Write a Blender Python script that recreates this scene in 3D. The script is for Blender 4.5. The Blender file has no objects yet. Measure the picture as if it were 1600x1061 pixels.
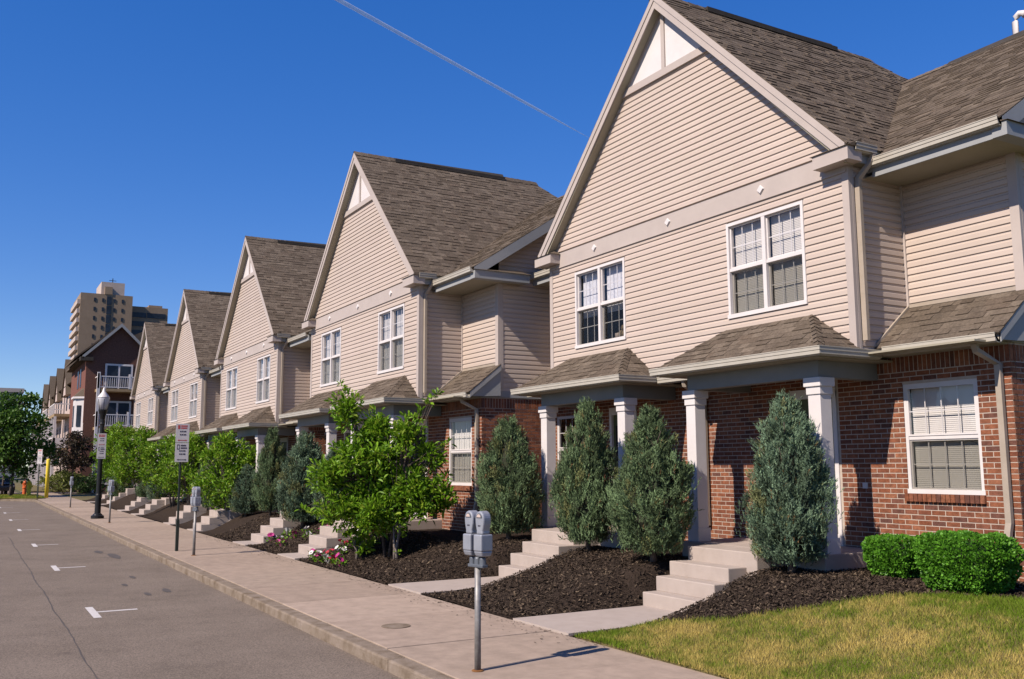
import bpy, math, random
import numpy as np
from mathutils import Vector, Matrix
random.seed(7); RNG = np.random.default_rng(7)
R = math.radians
scene = bpy.context.scene
COL = scene.collection

# ------------------------------------------------------------------ camera
cam_d = bpy.data.cameras.new('camera'); cam = bpy.data.objects.new('camera', cam_d); COL.objects.link(cam)
EYE = Vector((0, 0, 1.957))
YAW, PITCH, ROLL = R(-59.998), R(7.651), R(-0.260)
fw = Vector((math.sin(YAW)*math.cos(PITCH), math.cos(YAW)*math.cos(PITCH), math.sin(PITCH)))
rt = Vector((math.cos(YAW), -math.sin(YAW), 0)); up = rt.cross(fw)
rt, up = rt*math.cos(ROLL)+up*math.sin(ROLL), up*math.cos(ROLL)-rt*math.sin(ROLL)
M = Matrix((rt, up, -fw)).transposed().to_4x4(); M.translation = EYE
cam.matrix_world = M
cam_d.sensor_width = 36; cam_d.lens = 36*1467.5/1600; cam_d.clip_end = 20000; cam_d.clip_start = .1
scene.camera = cam

# ------------------------------------------------------------------ light
SAZ, SEL = R(11.8), R(41.5)
TOSUN = Vector((math.sin(SAZ)*math.cos(SEL), -math.cos(SAZ)*math.cos(SEL), math.sin(SEL)))
world = bpy.data.worlds.new('World'); scene.world = world; world.use_nodes = True
wn = world.node_tree.nodes; wl = world.node_tree.links
bg = wn['Background']; sky = wn.new('ShaderNodeTexSky'); sky.sky_type = 'NISHITA'; sky.sun_disc = False
sky.sun_elevation = SEL; sky.sun_rotation = math.atan2(TOSUN.x, TOSUN.y)
sky.air_density = .85; sky.dust_density = .0; sky.ozone_density = 4.5; sky.altitude = 300
hs = wn.new('ShaderNodeHueSaturation'); hs.inputs['Saturation'].default_value = 1.7; hs.inputs['Hue'].default_value = .522
gm = wn.new('ShaderNodeGamma'); gm.inputs[1].default_value = .6; hs.inputs['Value'].default_value = 1.15   # film-like flat sky: less glare at the horizon
wl.new(sky.outputs[0], gm.inputs[0]); wl.new(gm.outputs[0], hs.inputs['Color']); wl.new(hs.outputs[0], bg.inputs[0]); bg.inputs[1].default_value = .15
sun_d = bpy.data.lights.new('sun', 'SUN'); sun = bpy.data.objects.new('sun', sun_d); COL.objects.link(sun)
sun_d.energy = 5.0; sun_d.angle = R(.5); sun_d.color = (1, .88, .77)
sun.rotation_euler = (-TOSUN).to_track_quat('-Z', 'Y').to_euler()
scene.view_settings.view_transform = 'Standard'; scene.view_settings.look = 'None'
scene.view_settings.exposure = 0.67; scene.view_settings.gamma = 1

# ------------------------------------------------------------------ materials
def new_mat(name):
    m = bpy.data.materials.new(name); m.use_nodes = True
    return m, m.node_tree.nodes, m.node_tree.links, m.node_tree.nodes['Principled BSDF']
AK = .63     # one scale for all paint, stone and roofing colours, matched to the exposure above
def dim(cols, k=None): return [tuple(min(c*(k or AK), .8) for c in q) for q in cols] if cols else cols
def ramp(n, cols, interp='LINEAR', pos=None):
    r = n.new('ShaderNodeValToRGB'); r.color_ramp.interpolation = interp; e = r.color_ramp.elements
    while len(e) < len(cols): e.new(.5)
    for i, c in enumerate(cols):
        e[i].position = pos[i] if pos else i/max(1, len(cols)-1); e[i].color = (*c, 1)
    return r
def mat(name, cols, rough=.7, scale=6., detail=4., bump=0., bscale=None, metal=0., spec=.3, rand=None, contrast=(.35, .65), tint=(.72, 1.22)):
    """noise-mottled colour; rand = list of colours picked per object and per piece, the noise then only tints"""
    cols, rand = dim(cols), dim(rand)
    m, n, l, b = new_mat(name)
    tc = n.new('ShaderNodeTexCoord'); geo = n.new('ShaderNodeNewGeometry')
    nz = n.new('ShaderNodeTexNoise'); nz.inputs['Scale'].default_value = scale; nz.inputs['Detail'].default_value = detail
    nz.inputs['Roughness'].default_value = .65
    l.new(geo.outputs['Position'], nz.inputs['Vector'])
    if rand:
        oi = n.new('ShaderNodeObjectInfo'); ad = n.new('ShaderNodeMath'); ad.operation = 'ADD'
        l.new(oi.outputs['Random'], ad.inputs[0]); l.new(geo.outputs['Random Per Island'], ad.inputs[1])
        fr = n.new('ShaderNodeMath'); fr.operation = 'FRACT'; l.new(ad.outputs[0], fr.inputs[0])
        rp = ramp(n, rand); l.new(fr.outputs[0], rp.inputs[0])
        r2 = ramp(n, [(tint[0],)*3, (tint[1],)*3], pos=contrast); l.new(nz.outputs[0], r2.inputs[0])
        mx = n.new('ShaderNodeMix'); mx.data_type = 'RGBA'; mx.blend_type = 'MULTIPLY'; mx.inputs[0].default_value = 1
        l.new(rp.outputs[0], mx.inputs[6]); l.new(r2.outputs[0], mx.inputs[7]); l.new(mx.outputs[2], b.inputs['Base Color'])
    else:
        rp = ramp(n, cols, pos=[contrast[0]+(contrast[1]-contrast[0])*i/max(1, len(cols)-1) for i in range(len(cols))])
        l.new(nz.outputs[0], rp.inputs[0]); l.new(rp.outputs[0], b.inputs['Base Color'])
    b.inputs['Roughness'].default_value = rough; b.inputs['Metallic'].default_value = metal
    b.inputs['Specular IOR Level'].default_value = spec
    if bump:
        bn = n.new('ShaderNodeTexNoise'); bn.inputs['Scale'].default_value = bscale or scale*8; bn.inputs['Detail'].default_value = 5
        l.new(geo.outputs['Position'], bn.inputs['Vector'])
        bp = n.new('ShaderNodeBump'); bp.inputs['Strength'].default_value = bump; bp.inputs['Distance'].default_value = .02
        l.new(bn.outputs[0], bp.inputs['Height']); l.new(bp.outputs[0], b.inputs['Normal'])
    return m
def leaf_mat(name, transl=.35, rough=.45, spec=.25):
    m, n, l, b = new_mat(name)
    a = n.new('ShaderNodeAttribute'); a.attribute_name = 'Col'
    b.inputs['Roughness'].default_value = rough; b.inputs['Specular IOR Level'].default_value = spec
    l.new(a.outputs['Color'], b.inputs['Base Color'])
    t = n.new('ShaderNodeBsdfTranslucent'); l.new(a.outputs['Color'], t.inputs[0])
    mx = n.new('ShaderNodeMixShader'); mx.inputs[0].default_value = transl
    l.new(b.outputs[0], mx.inputs[1]); l.new(t.outputs[0], mx.inputs[2]); l.new(mx.outputs[0], n['Material Output'].inputs[0])
    return m
MT = {}
MT['siding'] = mat('cream_vinyl', None, .55, 1.1, 7, .05, 60, rand=[(.63, .52, .44), (.66, .545, .463), (.645, .535, .45), (.68, .565, .482), (.655, .538, .462)], contrast=(.0, 1.0), tint=(.9, 1.1))
MT['trim'] = mat('lilac_grey_trim', [(.54, .465, .42), (.59, .51, .46)], .6, 2.)
MT['white'] = mat('white_paint', [(.80, .75, .73), (.86, .81, .79)], .5, 3.)
MT['fascia'] = mat('grey_fascia', [(.36, .37, .375), (.40, .41, .41)], .6, 2.)
MT['beam'] = mat('grey_green_beam', [(.26, .265, .25), (.29, .295, .28)], .6, 2.)
MT['gutter'] = mat('beige_gutter', [(.50, .46, .38), (.56, .52, .44)], .4, 4., spec=.4)
MT['spout'] = mat('tan_downspout', [(.44, .37, .29), (.50, .42, .34)], .45, 4.)
MT['soffit'] = mat('soffit', [(.40, .36, .27), (.45, .41, .31)], .7, 2.)
SH = [(.125, .097, .072), (.165, .13, .098), (.205, .163, .124), (.15, .118, .088), (.235, .188, .143), (.14, .111, .085), (.18, .137, .102)]
MT['shingle'] = mat('brown_shingle', None, .95, 30, 4, .5, 300, spec=.1, rand=SH)
MT['deck'] = mat('roof_underlay', [(.05, .042, .035), (.07, .06, .05)], .95, 9.)
BR = [(.27, .095, .05), (.34, .13, .068), (.22, .078, .046), (.38, .16, .088), (.30, .11, .058), (.16, .075, .058), (.33, .125, .07)]
MT['brick'] = mat('red_brick', None, .9, 18, 5, .5, 130, spec=.15, rand=BR)
MT['mortar'] = mat('mortar', [(.54, .45, .37), (.64, .54, .45)], .95, 14.)
MT['brickwall'] = mat('far_brick', [(.16, .062, .045), (.27, .11, .078)], .9, 9., 8., .3, 30, contrast=(.3, .7))
MT['darkbrick'] = mat('dark_brick', [(.13, .06, .042), (.22, .105, .075)], .9, 9., 8., .3, 30, contrast=(.3, .7))
MT['concrete'] = mat('concrete', [(.46, .385, .335), (.56, .475, .42)], .9, 3.5, 8., .25, 90, spec=.2, contrast=(.25, .75))
MT['pave'] = mat('sidewalk_concrete', None, .92, 4.5, 9., .3, 120, spec=.15, rand=[(.43, .335, .262), (.48, .372, .292), (.40, .308, .24), (.51, .397, .315)], contrast=(.2, .8))
MT['kerb'] = mat('dirty_kerb', [(.17, .125, .085), (.29, .23, .175), (.37, .30, .245)], .95, 4., 9., .5, 60, spec=.1, contrast=(.3, .7))
MT['mulch'] = mat('mulch', [(.035, .026, .02), (.075, .054, .042)], 1., 30., 6., 1., 90, spec=.05)
MT['chip'] = mat('bark_chip', None, .95, 40, 3, 0, spec=.08, rand=[(.05, .036, .028), (.09, .064, .046), (.034, .026, .021), (.14, .10, .07), (.065, .048, .037), (.055, .041, .031), (.24, .18, .12)])
MT['soil'] = mat('lawn_soil', [(.12, .10, .035), (.20, .16, .06)], 1., 4., 6.)
MT['metal'] = mat('grey_meter_metal', [(.36, .38, .43), (.42, .44, .49)], .42, 8., metal=.25, spec=.5)
MT['darkmetal'] = mat('dark_grey_metal', [(.14, .16, .19), (.19, .21, .24)], .5, 8., metal=.3)
MT['galv'] = mat('galvanised_pole', [(.26, .25, .24), (.38, .37, .36)], .5, 12., metal=.3)
MT['rust'] = mat('rust', [(.20, .08, .02), (.32, .15, .05)], .9, 14.)
MT['black'] = mat('black_paint', [(.012, .012, .013), (.02, .02, .02)], .4, 8.)
MT['greenpole'] = mat('dark_green_pole', [(.02, .03, .022), (.035, .045, .035)], .5, 8.)
MT['signwhite'] = mat('sign_white', [(.78, .74, .72), (.84, .80, .78)], .4, 3.)
MT['signred'] = mat('sign_red', [(.62, .10, .09), (.70, .13, .11)], .5, 3.)
MT['signink'] = mat('sign_ink', [(.06, .055, .08), (.09, .08, .11)], .5, 3.)
MT['paint'] = mat('road_paint', [(.55, .52, .49), (.74, .70, .67)], .7, 14., 6., contrast=(.25, .5))
MT['tar'] = mat('tar', [(.10, .085, .075), (.13, .11, .098)], .8, 12.)
MT['yellow'] = mat('yellow_paint', [(1.0, .74, .05), (1.05, .80, .08)], .5, 5.)
MT['orange'] = mat('orange_paint', [(.75, .14, .03), (.80, .18, .05)], .5, 5.)
MT['bark'] = mat('bark', [(.09, .065, .05), (.17, .135, .11)], .95, 14., 6., .6, 60)
MT['palebark'] = mat('pale_bark', [(.20, .16, .13), (.33, .28, .24)], .95, 14., 6., .5, 60)
MT['blind'] = mat('window_blind', [(.80, .75, .70), (.86, .80, .75)], .8, 2.)
MT['curtain'] = mat('lace_curtain', [(.62, .62, .68), (.92, .90, .94)], .9, 22., contrast=(.3, .7))
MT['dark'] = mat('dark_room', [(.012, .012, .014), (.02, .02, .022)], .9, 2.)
MT['door'] = mat('dark_green_door', [(.09, .11, .04), (.12, .14, .055)], .45, 2.)
MT['petal_w'] = mat('white_petal', [(.80, .76, .74), (.85, .82, .80)], .6, 5.)
MT['petal_r'] = mat('crimson_petal', [(.45, .02, .06), (.58, .04, .08)], .6, 5.)
MT['petal_p'] = mat('magenta_petal', [(.40, .02, .18), (.55, .05, .26)], .6, 5.)
MT['leaf'] = leaf_mat('broad_leaf'); MT['needle'] = leaf_mat('conifer_leaf', .12, .7, .15); MT['grassb'] = leaf_mat('grass_blade', .3, .7, .15)
MT['tower'] = mat('tan_tower', [(.33, .24, .165), (.38, .28, .195)], .9, .4, 4.)
MT['towerpale'] = mat('pale_tower', [(.58, .48, .42), (.63, .53, .47)], .9, .4, 4.)
MT['towerglass'] = mat('dark_tower_window', [(.015, .02, .03), (.035, .05, .075)], .3, .5, spec=.3)
MT['wood'] = mat('deck_wood', [(.36, .25, .13), (.44, .31, .17)], .8, 4.)
MT['pinkwall'] = mat('pale_pink_siding', [(.60, .48, .43), (.66, .53, .47)], .7, 2.)
MT['carpaint'] = mat('dark_car_paint', [(.012, .014, .02), (.02, .022, .03)], .25, 2., spec=.6)
MT['tyre'] = mat('tyre', [(.015, .015, .015), (.025, .025, .025)], .9, 9.)
MT['chrome'] = mat('light_alloy', [(.5, .5, .52), (.6, .6, .62)], .3, 5., metal=.7)
# road: worn asphalt with patches
m, n, l, b = new_mat('asphalt'); geo = n.new('ShaderNodeNewGeometry')
def nz(s, d=6, r=.6):
    t = n.new('ShaderNodeTexNoise'); t.inputs['Scale'].default_value = s; t.inputs['Detail'].default_value = d; t.inputs['Roughness'].default_value = r
    l.new(geo.outputs['Position'], t.inputs['Vector']); return t
a1, a2, a3 = nz(.55, 6, .7), nz(60, 3), nz(2.3, 5)
r1 = ramp(n, [(.122, .097, .076), (.146, .117, .093), (.167, .135, .108)], pos=[.3, .5, .75]); l.new(a1.outputs[0], r1.inputs[0])
r2 = ramp(n, [(.5,)*3, (1.4,)*3], pos=[.3, .7]); l.new(a2.outputs[0], r2.inputs[0])
r3 = ramp(n, [(.84,)*3, (1,)*3, (1.08,)*3], pos=[.27, .42, .75]); l.new(a3.outputs[0], r3.inputs[0])
x1 = n.new('ShaderNodeMix'); x1.data_type = 'RGBA'; x1.blend_type = 'MULTIPLY'; x1.inputs[0].default_value = 1
x2 = n.new('ShaderNodeMix'); x2.data_type = 'RGBA'; x2.blend_type = 'MULTIPLY'; x2.inputs[0].default_value = 1
l.new(r1.outputs[0], x1.inputs[6]); l.new(r2.outputs[0], x1.inputs[7]); l.new(x1.outputs[2], x2.inputs[6]); l.new(r3.outputs[0], x2.inputs[7])
l.new(x2.outputs[2], b.inputs['Base Color']); b.inputs['Roughness'].default_value = .93; b.inputs['Specular IOR Level'].default_value = .2
bp = n.new('ShaderNodeBump'); bp.inputs['Strength'].default_value = .5; bp.inputs['Distance'].default_value = .01
l.new(a2.outputs[0], bp.inputs['Height']); l.new(bp.outputs[0], b.inputs['Normal']); MT['asphalt'] = m
# glass: clear pane with mirror reflection by fresnel
def glass(name, tint, ior=1.5, rough=.02):
    m, n, l, b = new_mat(name); n.remove(b)
    t = n.new('ShaderNodeBsdfTransparent'); t.inputs[0].default_value = (*tint, 1)
    g = n.new('ShaderNodeBsdfGlossy'); g.inputs['Roughness'].default_value = rough
    lw = n.new('ShaderNodeLayerWeight'); lw.inputs[0].default_value = .5; f0 = ((ior-1)/(ior+1))**2
    pw = n.new('ShaderNodeMath'); pw.operation = 'POWER'; pw.inputs[1].default_value = 5; l.new(lw.outputs['Facing'], pw.inputs[0])
    fr = n.new('ShaderNodeMath'); fr.operation = 'MULTIPLY_ADD'; fr.inputs[1].default_value = 1-f0; fr.inputs[2].default_value = f0*1.6; l.new(pw.outputs[0], fr.inputs[0])
    mx = n.new('ShaderNodeMixShader'); l.new(fr.outputs[0], mx.inputs[0]); l.new(t.outputs[0], mx.inputs[1]); l.new(g.outputs[0], mx.inputs[2])
    l.new(mx.outputs[0], n['Material Output'].inputs[0]); return m
MT['glass'] = glass('window_glass', (.94, .95, .96)); MT['lampglass'] = glass('lamp_glass', (.85, .85, .85), 1.6, .15)
MT['screen'] = glass('insect_screen', (.66, .66, .63), 1.05, .6)
m, n, l, b = new_mat('frosted_lamp'); b.inputs['Base Color'].default_value = (.5, .5, .53, 1); b.inputs['Roughness'].default_value = .3
b.inputs['Transmission Weight'].default_value = .3; MT['frost'] = m
m, n, l, b = new_mat('vapour'); b.inputs['Base Color'].default_value = (.95, .95, .95, 1); b.inputs['Roughness'].default_value = 1; b.inputs['Subsurface Weight'].default_value = 0
t = n.new('ShaderNodeBsdfTransparent'); nn = n.new('ShaderNodeTexNoise'); nn.inputs['Scale'].default_value = .012; nn.inputs['Detail'].default_value = 4
g2 = n.new('ShaderNodeNewGeometry'); l.new(g2.outputs['Position'], nn.inputs['Vector'])
rr = ramp(n, [(.26,)*3, (.36,)*3], pos=[.3, .7]); l.new(nn.outputs[0], rr.inputs[0])
mx = n.new('ShaderNodeMixShader'); l.new(rr.outputs[0], mx.inputs[0]); l.new(t.outputs[0], mx.inputs[1]); l.new(b.outputs[0], mx.inputs[2])
l.new(mx.outputs[0], n['Material Output'].inputs[0]); MT['vapour'] = m

# ------------------------------------------------------------------ mesh helpers
def link(name, me, parent=None, m=None, loc=None):
    o = bpy.data.objects.new(name, me); COL.objects.link(o)
    if parent: o.parent = parent
    if m and me and not me.materials: me.materials.append(MT[m])
    if loc is not None: o.location = loc
    return o
class MB:
    def __init__(s): s.v = []; s.f = []
    def poly(s, pts):
        i = len(s.v); s.v += [tuple(p) for p in pts]; s.f.append(tuple(range(i, i+len(pts)))); return s
    def box(s, x0, x1, y0, y1, z0, z1):
        i = len(s.v)
        s.v += [(x0, y0, z0), (x1, y0, z0), (x1, y1, z0), (x0, y1, z0), (x0, y0, z1), (x1, y0, z1), (x1, y1, z1), (x0, y1, z1)]
        s.f += [(i, i+3, i+2, i+1), (i+4, i+5, i+6, i+7), (i, i+1, i+5, i+4), (i+1, i+2, i+6, i+5), (i+2, i+3, i+7, i+6), (i+3, i, i+4, i+7)]
        return s
    def hexa(s, a, b):       # two matching rings joined and capped
        i = len(s.v); n = len(a); s.v += [tuple(p) for p in a]+[tuple(p) for p in b]
        s.f.append(tuple(range(i+n-1, i-1, -1))); s.f.append(tuple(range(i+n, i+2*n)))
        for k in range(n): s.f.append((i+k, i+(k+1) % n, i+n+(k+1) % n, i+n+k))
        return s
    def prism(s, pts, axis, a, b):   # polygon extruded along an axis; pts are the other two coordinates in order
        def mk(p, t): return {'x': (t, p[0], p[1]), 'y': (p[0], t, p[1]), 'z': (p[0], p[1], t)}[axis]
        return s.hexa([mk(p, a) for p in pts], [mk(p, b) for p in pts])
    def tube(s, pts, rad, n=8):
        pts = [Vector(p) for p in pts]; rad = rad if isinstance(rad, (list, tuple)) else [rad]*len(pts); i0 = len(s.v)
        for k, p in enumerate(pts):
            d = (pts[min(k+1, len(pts)-1)]-pts[max(k-1, 0)]).normalized()
            a = d.cross(Vector((0, 0, 1)) if abs(d.z) < .9 else Vector((1, 0, 0))).normalized(); b = d.cross(a)
            for j in range(n):
                t = 2*math.pi*j/n; s.v.append(tuple(p+(a*math.cos(t)+b*math.sin(t))*rad[k]))
        for k in range(len(pts)-1):
            for j in range(n):
                s.f.append((i0+k*n+j, i0+k*n+(j+1) % n, i0+(k+1)*n+(j+1) % n, i0+(k+1)*n+j))
        s.f.append(tuple(range(i0+n-1, i0-1, -1))); e = i0+(len(pts)-1)*n; s.f.append(tuple(range(e, e+n)))
        return s
    def lathe(s, prof, n=12, c=(0, 0)):
        i0 = len(s.v)
        for r_, z in prof:
            for j in range(n):
                t = 2*math.pi*j/n; s.v.append((c[0]+r_*math.cos(t), c[1]+r_*math.sin(t), z))
        for k in range(len(prof)-1):
            for j in range(n):
                s.f.append((i0+k*n+j, i0+k*n+(j+1) % n, i0+(k+1)*n+(j+1) % n, i0+(k+1)*n+j))
        s.f.append(tuple(range(i0+n-1, i0-1, -1))); e = i0+(len(prof)-1)*n; s.f.append(tuple(range(e, e+n)))
        return s
    def mesh(s, name, fix=True):
        me = bpy.data.meshes.new(name); me.from_pydata(s.v, [], s.f)
        if fix:
            import bmesh
            bm = bmesh.new(); bm.from_mesh(me); bmesh.ops.recalc_face_normals(bm, faces=bm.faces); bm.to_mesh(me); bm.free()
        me.update(); return me
    def build(s, name, m, parent=None, loc=None, smooth=False, bevel=0, stuff=False, fix=True):
        me = s.mesh(name, fix)
        if smooth: me.polygons.foreach_set('use_smooth', [True]*len(me.polygons))
        o = link(name, me, parent, m, loc)
        if bevel:
            md = o.modifiers.new('bevel', 'BEVEL'); md.width = bevel; md.segments = 2; md.limit_method = 'ANGLE'
        if stuff: o['kind'] = 'stuff'
        return o
def tris_object(name, tris, m, parent=None, cols=None, stuff=True):
    """tris: (N,k,3) array of k-gons with own vertices; cols (N,3)"""
    N, k = tris.shape[:2]; me = bpy.data.meshes.new(name)
    me.vertices.add(N*k); me.vertices.foreach_set('co', tris.reshape(-1).astype(np.float32))
    me.loops.add(N*k); me.loops.foreach_set('vertex_index', np.arange(N*k, dtype=np.int32))
    me.polygons.add(N); me.polygons.foreach_set('loop_start', np.arange(0, N*k, k, dtype=np.int32))
    me.polygons.foreach_set('loop_total', np.full(N, k, dtype=np.int32))
    me.update(calc_edges=True)
    if cols is not None:
        at = me.color_attributes.new('Col', 'FLOAT_COLOR', 'POINT')
        c = np.ones((N*k, 4), np.float32); c[:, :3] = np.repeat(cols, k, axis=0); at.data.foreach_set('color', c.reshape(-1))
    o = link(name, me, parent, m)
    if stuff: o['kind'] = 'stuff'
    return o
def tag(o, label, cat, group=None):
    o['label'] = label; o['category'] = cat
    if group: o['group'] = group
    return o
def thing(name, label, cat, loc=(0, 0, 0), rz=0, group=None):
    o = link(name, None, None, None, loc); o.rotation_euler = (0, 0, rz); o.empty_display_size = .2
    return tag(o, label, cat, group)
def struct(o): o['kind'] = 'structure'; return o
def copy_tree(o, parent=None):
    c = o.copy(); COL.objects.link(c); c.parent = parent
    for ch in list(o.children): copy_tree(ch, c)
    return c
def sstep(t): t = np.clip(t, 0, 1); return t*t*(3-2*t)
# houses: X, Y, Z of the gable wall's middle
HOUSES = [(-12.293, 10.239, 0.), (-22.863, 8.615, -.03), (-32.926, 8.318, -.17), (-44.67, 8.464, -.126), (-57.16, 8.676, .035)]
# bed and lawn height above the sidewalk; the beds of the forward houses rise in a shorter run
def ground_h(X, Y):
    X = np.asarray(X, float); Y = np.asarray(Y, float)
    k = sstep((X+19.2)/2.4); run = 1.75+(2.95-1.75)*k
    far = sstep((X+66)/3)
    hh = .015+.56*sstep((Y-6.25)/run)*far
    for hx, hy, hz in HOUSES:
        for u0 in (1.53, -2.60):
            x0, x1, y2 = hx+u0, hx+u0+1.2, hy-1.94
            dx = np.maximum(np.maximum(x0-X, X-(x1+.12)), 0); side = np.where(Y > y2, sstep((dx-.0)/(.16+.25*np.clip(y2+.9-Y, 0, 1))), sstep((dx-.02)/.5)); ahead = sstep((Y-y2-.85)/.2)
            hh = .0+hh*np.maximum(side, ahead)
    return hh

# ------------------------------------------------------------------ the setting
def sheet(name, x0, x1, y0, y1, z, m): return struct(MB().poly([(x0, y0, z), (x1, y0, z), (x1, y1, z), (x0, y1, z)]).build(name, m, fix=False))
MT['ground'] = mat('far_ground', [(.07, .085, .03), (.13, .12, .06)], 1., .3, 6.)
sheet('ground', -3000, 1500, -2000, 2500, -.2, 'ground')
road = sheet('road', -900, 30, -9, 3.93, -.128, 'asphalt')
side_road = sheet('side_road', -87, -76, 3.9, 60, -.045, 'asphalt')
# worn tar seam and small dark patches in the road
sm = MB(); pts = []
for i in range(90):
    x = -8-i*.28; pts.append((x, 1.27+.012*math.sin(i*.4)+random.uniform(-.008, .008), random.uniform(.004, .012)))
for a, b_ in zip(pts, pts[1:]):
    sm.poly([(a[0], a[1]-a[2], -.124), (b_[0], b_[1]-b_[2], -.124), (b_[0], b_[1]+b_[2], -.124), (a[0], a[1]+a[2], -.124)])
sm.build('tar_seam', 'tar', road, fix=False)
for (x, y, w, d) in ((-17.2, 3.1, .35, .07), (-19.6, 2.9, .3, .05), (-16.9, 2.75, .28, .05), (-24.5, 3.2, .9, .12), (-25.8, 3.0, .5, .1), (-18.4, 2.6, .22, .05)):
    mb = MB(); pp = [(x+w*math.cos(t)*random.uniform(.7, 1.1), y+d*math.sin(t)*random.uniform(.7, 1.1), -.124) for t in np.arange(0, 6.28, .7)]
    mb.poly(pp).build('road_patch', 'tar', road, fix=False)
# painted parking T marks
for i, x in enumerate((-15.2, -22.2, -29.0, -36.3, -43.4, -50.4, -57.4)):
    j = random.uniform(-.03, .03)
    MB().poly([(x-.58, 1.68+j, -.1235), (x+.58, 1.68+j, -.1235), (x+.58, 1.785+j, -.1235), (x-.58, 1.785+j, -.1235)]).poly(
        [(x-.05, 1.785+j, -.1235), (x+.05, 1.785+j, -.1235), (x+.05, 2.34, -.1235), (x-.05, 2.34, -.1235)]).build('parking_mark', 'paint', road, fix=False)
# kerb stones and sidewalk slabs
kerb = struct(MB().box(-74, 12, 3.90, 4.07, -.25, -.03).build('kerb', 'kerb'))
x = 12.0
while x > -66:
    L = random.uniform(2.9, 3.1)
    MB().box(x-L+.008, x, 3.875+random.uniform(-.004, .004), 4.085, -.24, -.004+random.uniform(-.004, .003)).build('kerb_stone', 'kerb', kerb, bevel=.02); x -= L
walk = struct(MB().box(-90, 12, 4.09, 6.19, -.3, -.03).build('sidewalk', 'tar'))
x = -9.83+1.98*11
while x > -88:
    MB().box(x-1.98+.022, x, 4.092, 6.19, -.06, random.uniform(-.004, .002)).build('paving_slab', 'pave', walk, bevel=.006); x -= 1.98
struct(MB().lathe([(.18, .003), (.18, .008), (.165, .009), (.02, .009)], 20, (-11.07, 4.72)).build('utility_cover', 'kerb'))
# bulb-out lawn at the far corner
bo = [(-68.6, 3.9)]; bo = [(-66.2, 3.9), (-67.0, 3.3), (-68.2, 2.6), (-68.8, 2.0), (-69.1, 1.2), (-69.4, -.5), (-76, -.5), (-76, 3.9)]
struct(MB().prism(bo, 'z', -.2, -.01).build('corner_kerb', 'kerb'))
bo2 = [(-67.0, 4.0), (-67.6, 3.4), (-68.6, 2.8), (-69.2, 2.0), (-69.5, 1.2), (-69.7, -.4), (-75.8, -.4), (-75.8, 4.6), (-68.2, 4.6)]
corner_lawn = struct(MB().prism(bo2, 'z', -.1, .03).build('corner_lawn', 'soil'))
struct(MB().prism([(-77, 6.2), (-62.5, 6.2), (-62.5, 9), (-77, 9)], 'z', -.2, .02).build('verge', 'soil'))
struct(MB().prism([(-140, 4.6), (-87, 4.6), (-87, 14), (-140, 14)], 'z', -.2, .06).build('far_verge', 'soil'))

# beds: one height sheet, mulch up to the lawn edge
LAWN_EDGE = [(-9.34, 6.19), (-9.3, 6.46), (-9.09, 7.01), (-8.66, 7.26), (-8.09, 7.55), (-7.44, 8.14), (-6.99, 8.70), (-6.51, 9.02), (-5.86, 9.32), (-4.9, 9.6), (-4.3, 11.6), (14, 11.6)]
def lawn_y(x): return np.interp(x, [p[0] for p in LAWN_EDGE], [p[1] for p in LAWN_EDGE])
def grid(name, x0, x1, y0, y1, dx, dy, m, dz=0, rough=.0):
    xs = np.arange(x0, x1+dx*.5, dx); ys = np.arange(y0, y1+dy*.5, dy); X, Y = np.meshgrid(xs, ys)
    Z = ground_h(X, Y)+dz+RNG.normal(0, 1, X.shape)*rough
    v = np.stack([X, Y, Z], -1).reshape(-1, 3); nx = len(xs); f = []
    for j in range(len(ys)-1):
        for i in range(nx-1): a = j*nx+i; f.append((a, a+1, a+nx+1, a+nx))
    me = bpy.data.meshes.new(name); me.from_pydata(v.tolist(), [], f); me.polygons.foreach_set('use_smooth', [True]*len(f)); me.update()
    return struct(link(name, me, None, m))
mulch_bed = grid('mulch_bed', -62.4, -4.0, 6.2, 11.6, .07, .09, 'mulch', -.004, .006)
# lawn sheet lies 12 mm above the bed, bounded by the lawn edge
lx = np.arange(-9.28, 14, .1); lv = []; lf = []
for i, x in enumerate(lx):
    ye = min(float(lawn_y(x))+random.uniform(-.05, .05), 11.6)
    for k in range(13):
        y = 6.195+(ye-6.195)*max(k-1, 0)/11; lv.append((x, y, float(ground_h(x, y))+.014 if k else -.06))
for i in range(len(lx)-1):
    for k in range(12): a = i*13+k; lf.append((a, a+13, a+14, a+1))
me = bpy.data.meshes.new('lawn'); me.from_pydata(lv, [], lf); lawn = struct(link('lawn', me, None, 'soil'))
MT['grassy'] = mat('far_grass', [(.13, .15, .03), (.26, .22, .08)], 1., 5., 8.)
struct(MB().box(-6.6, 14, 11.55, 40, .2, .585).build('side_lawn', 'grassy'))
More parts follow.
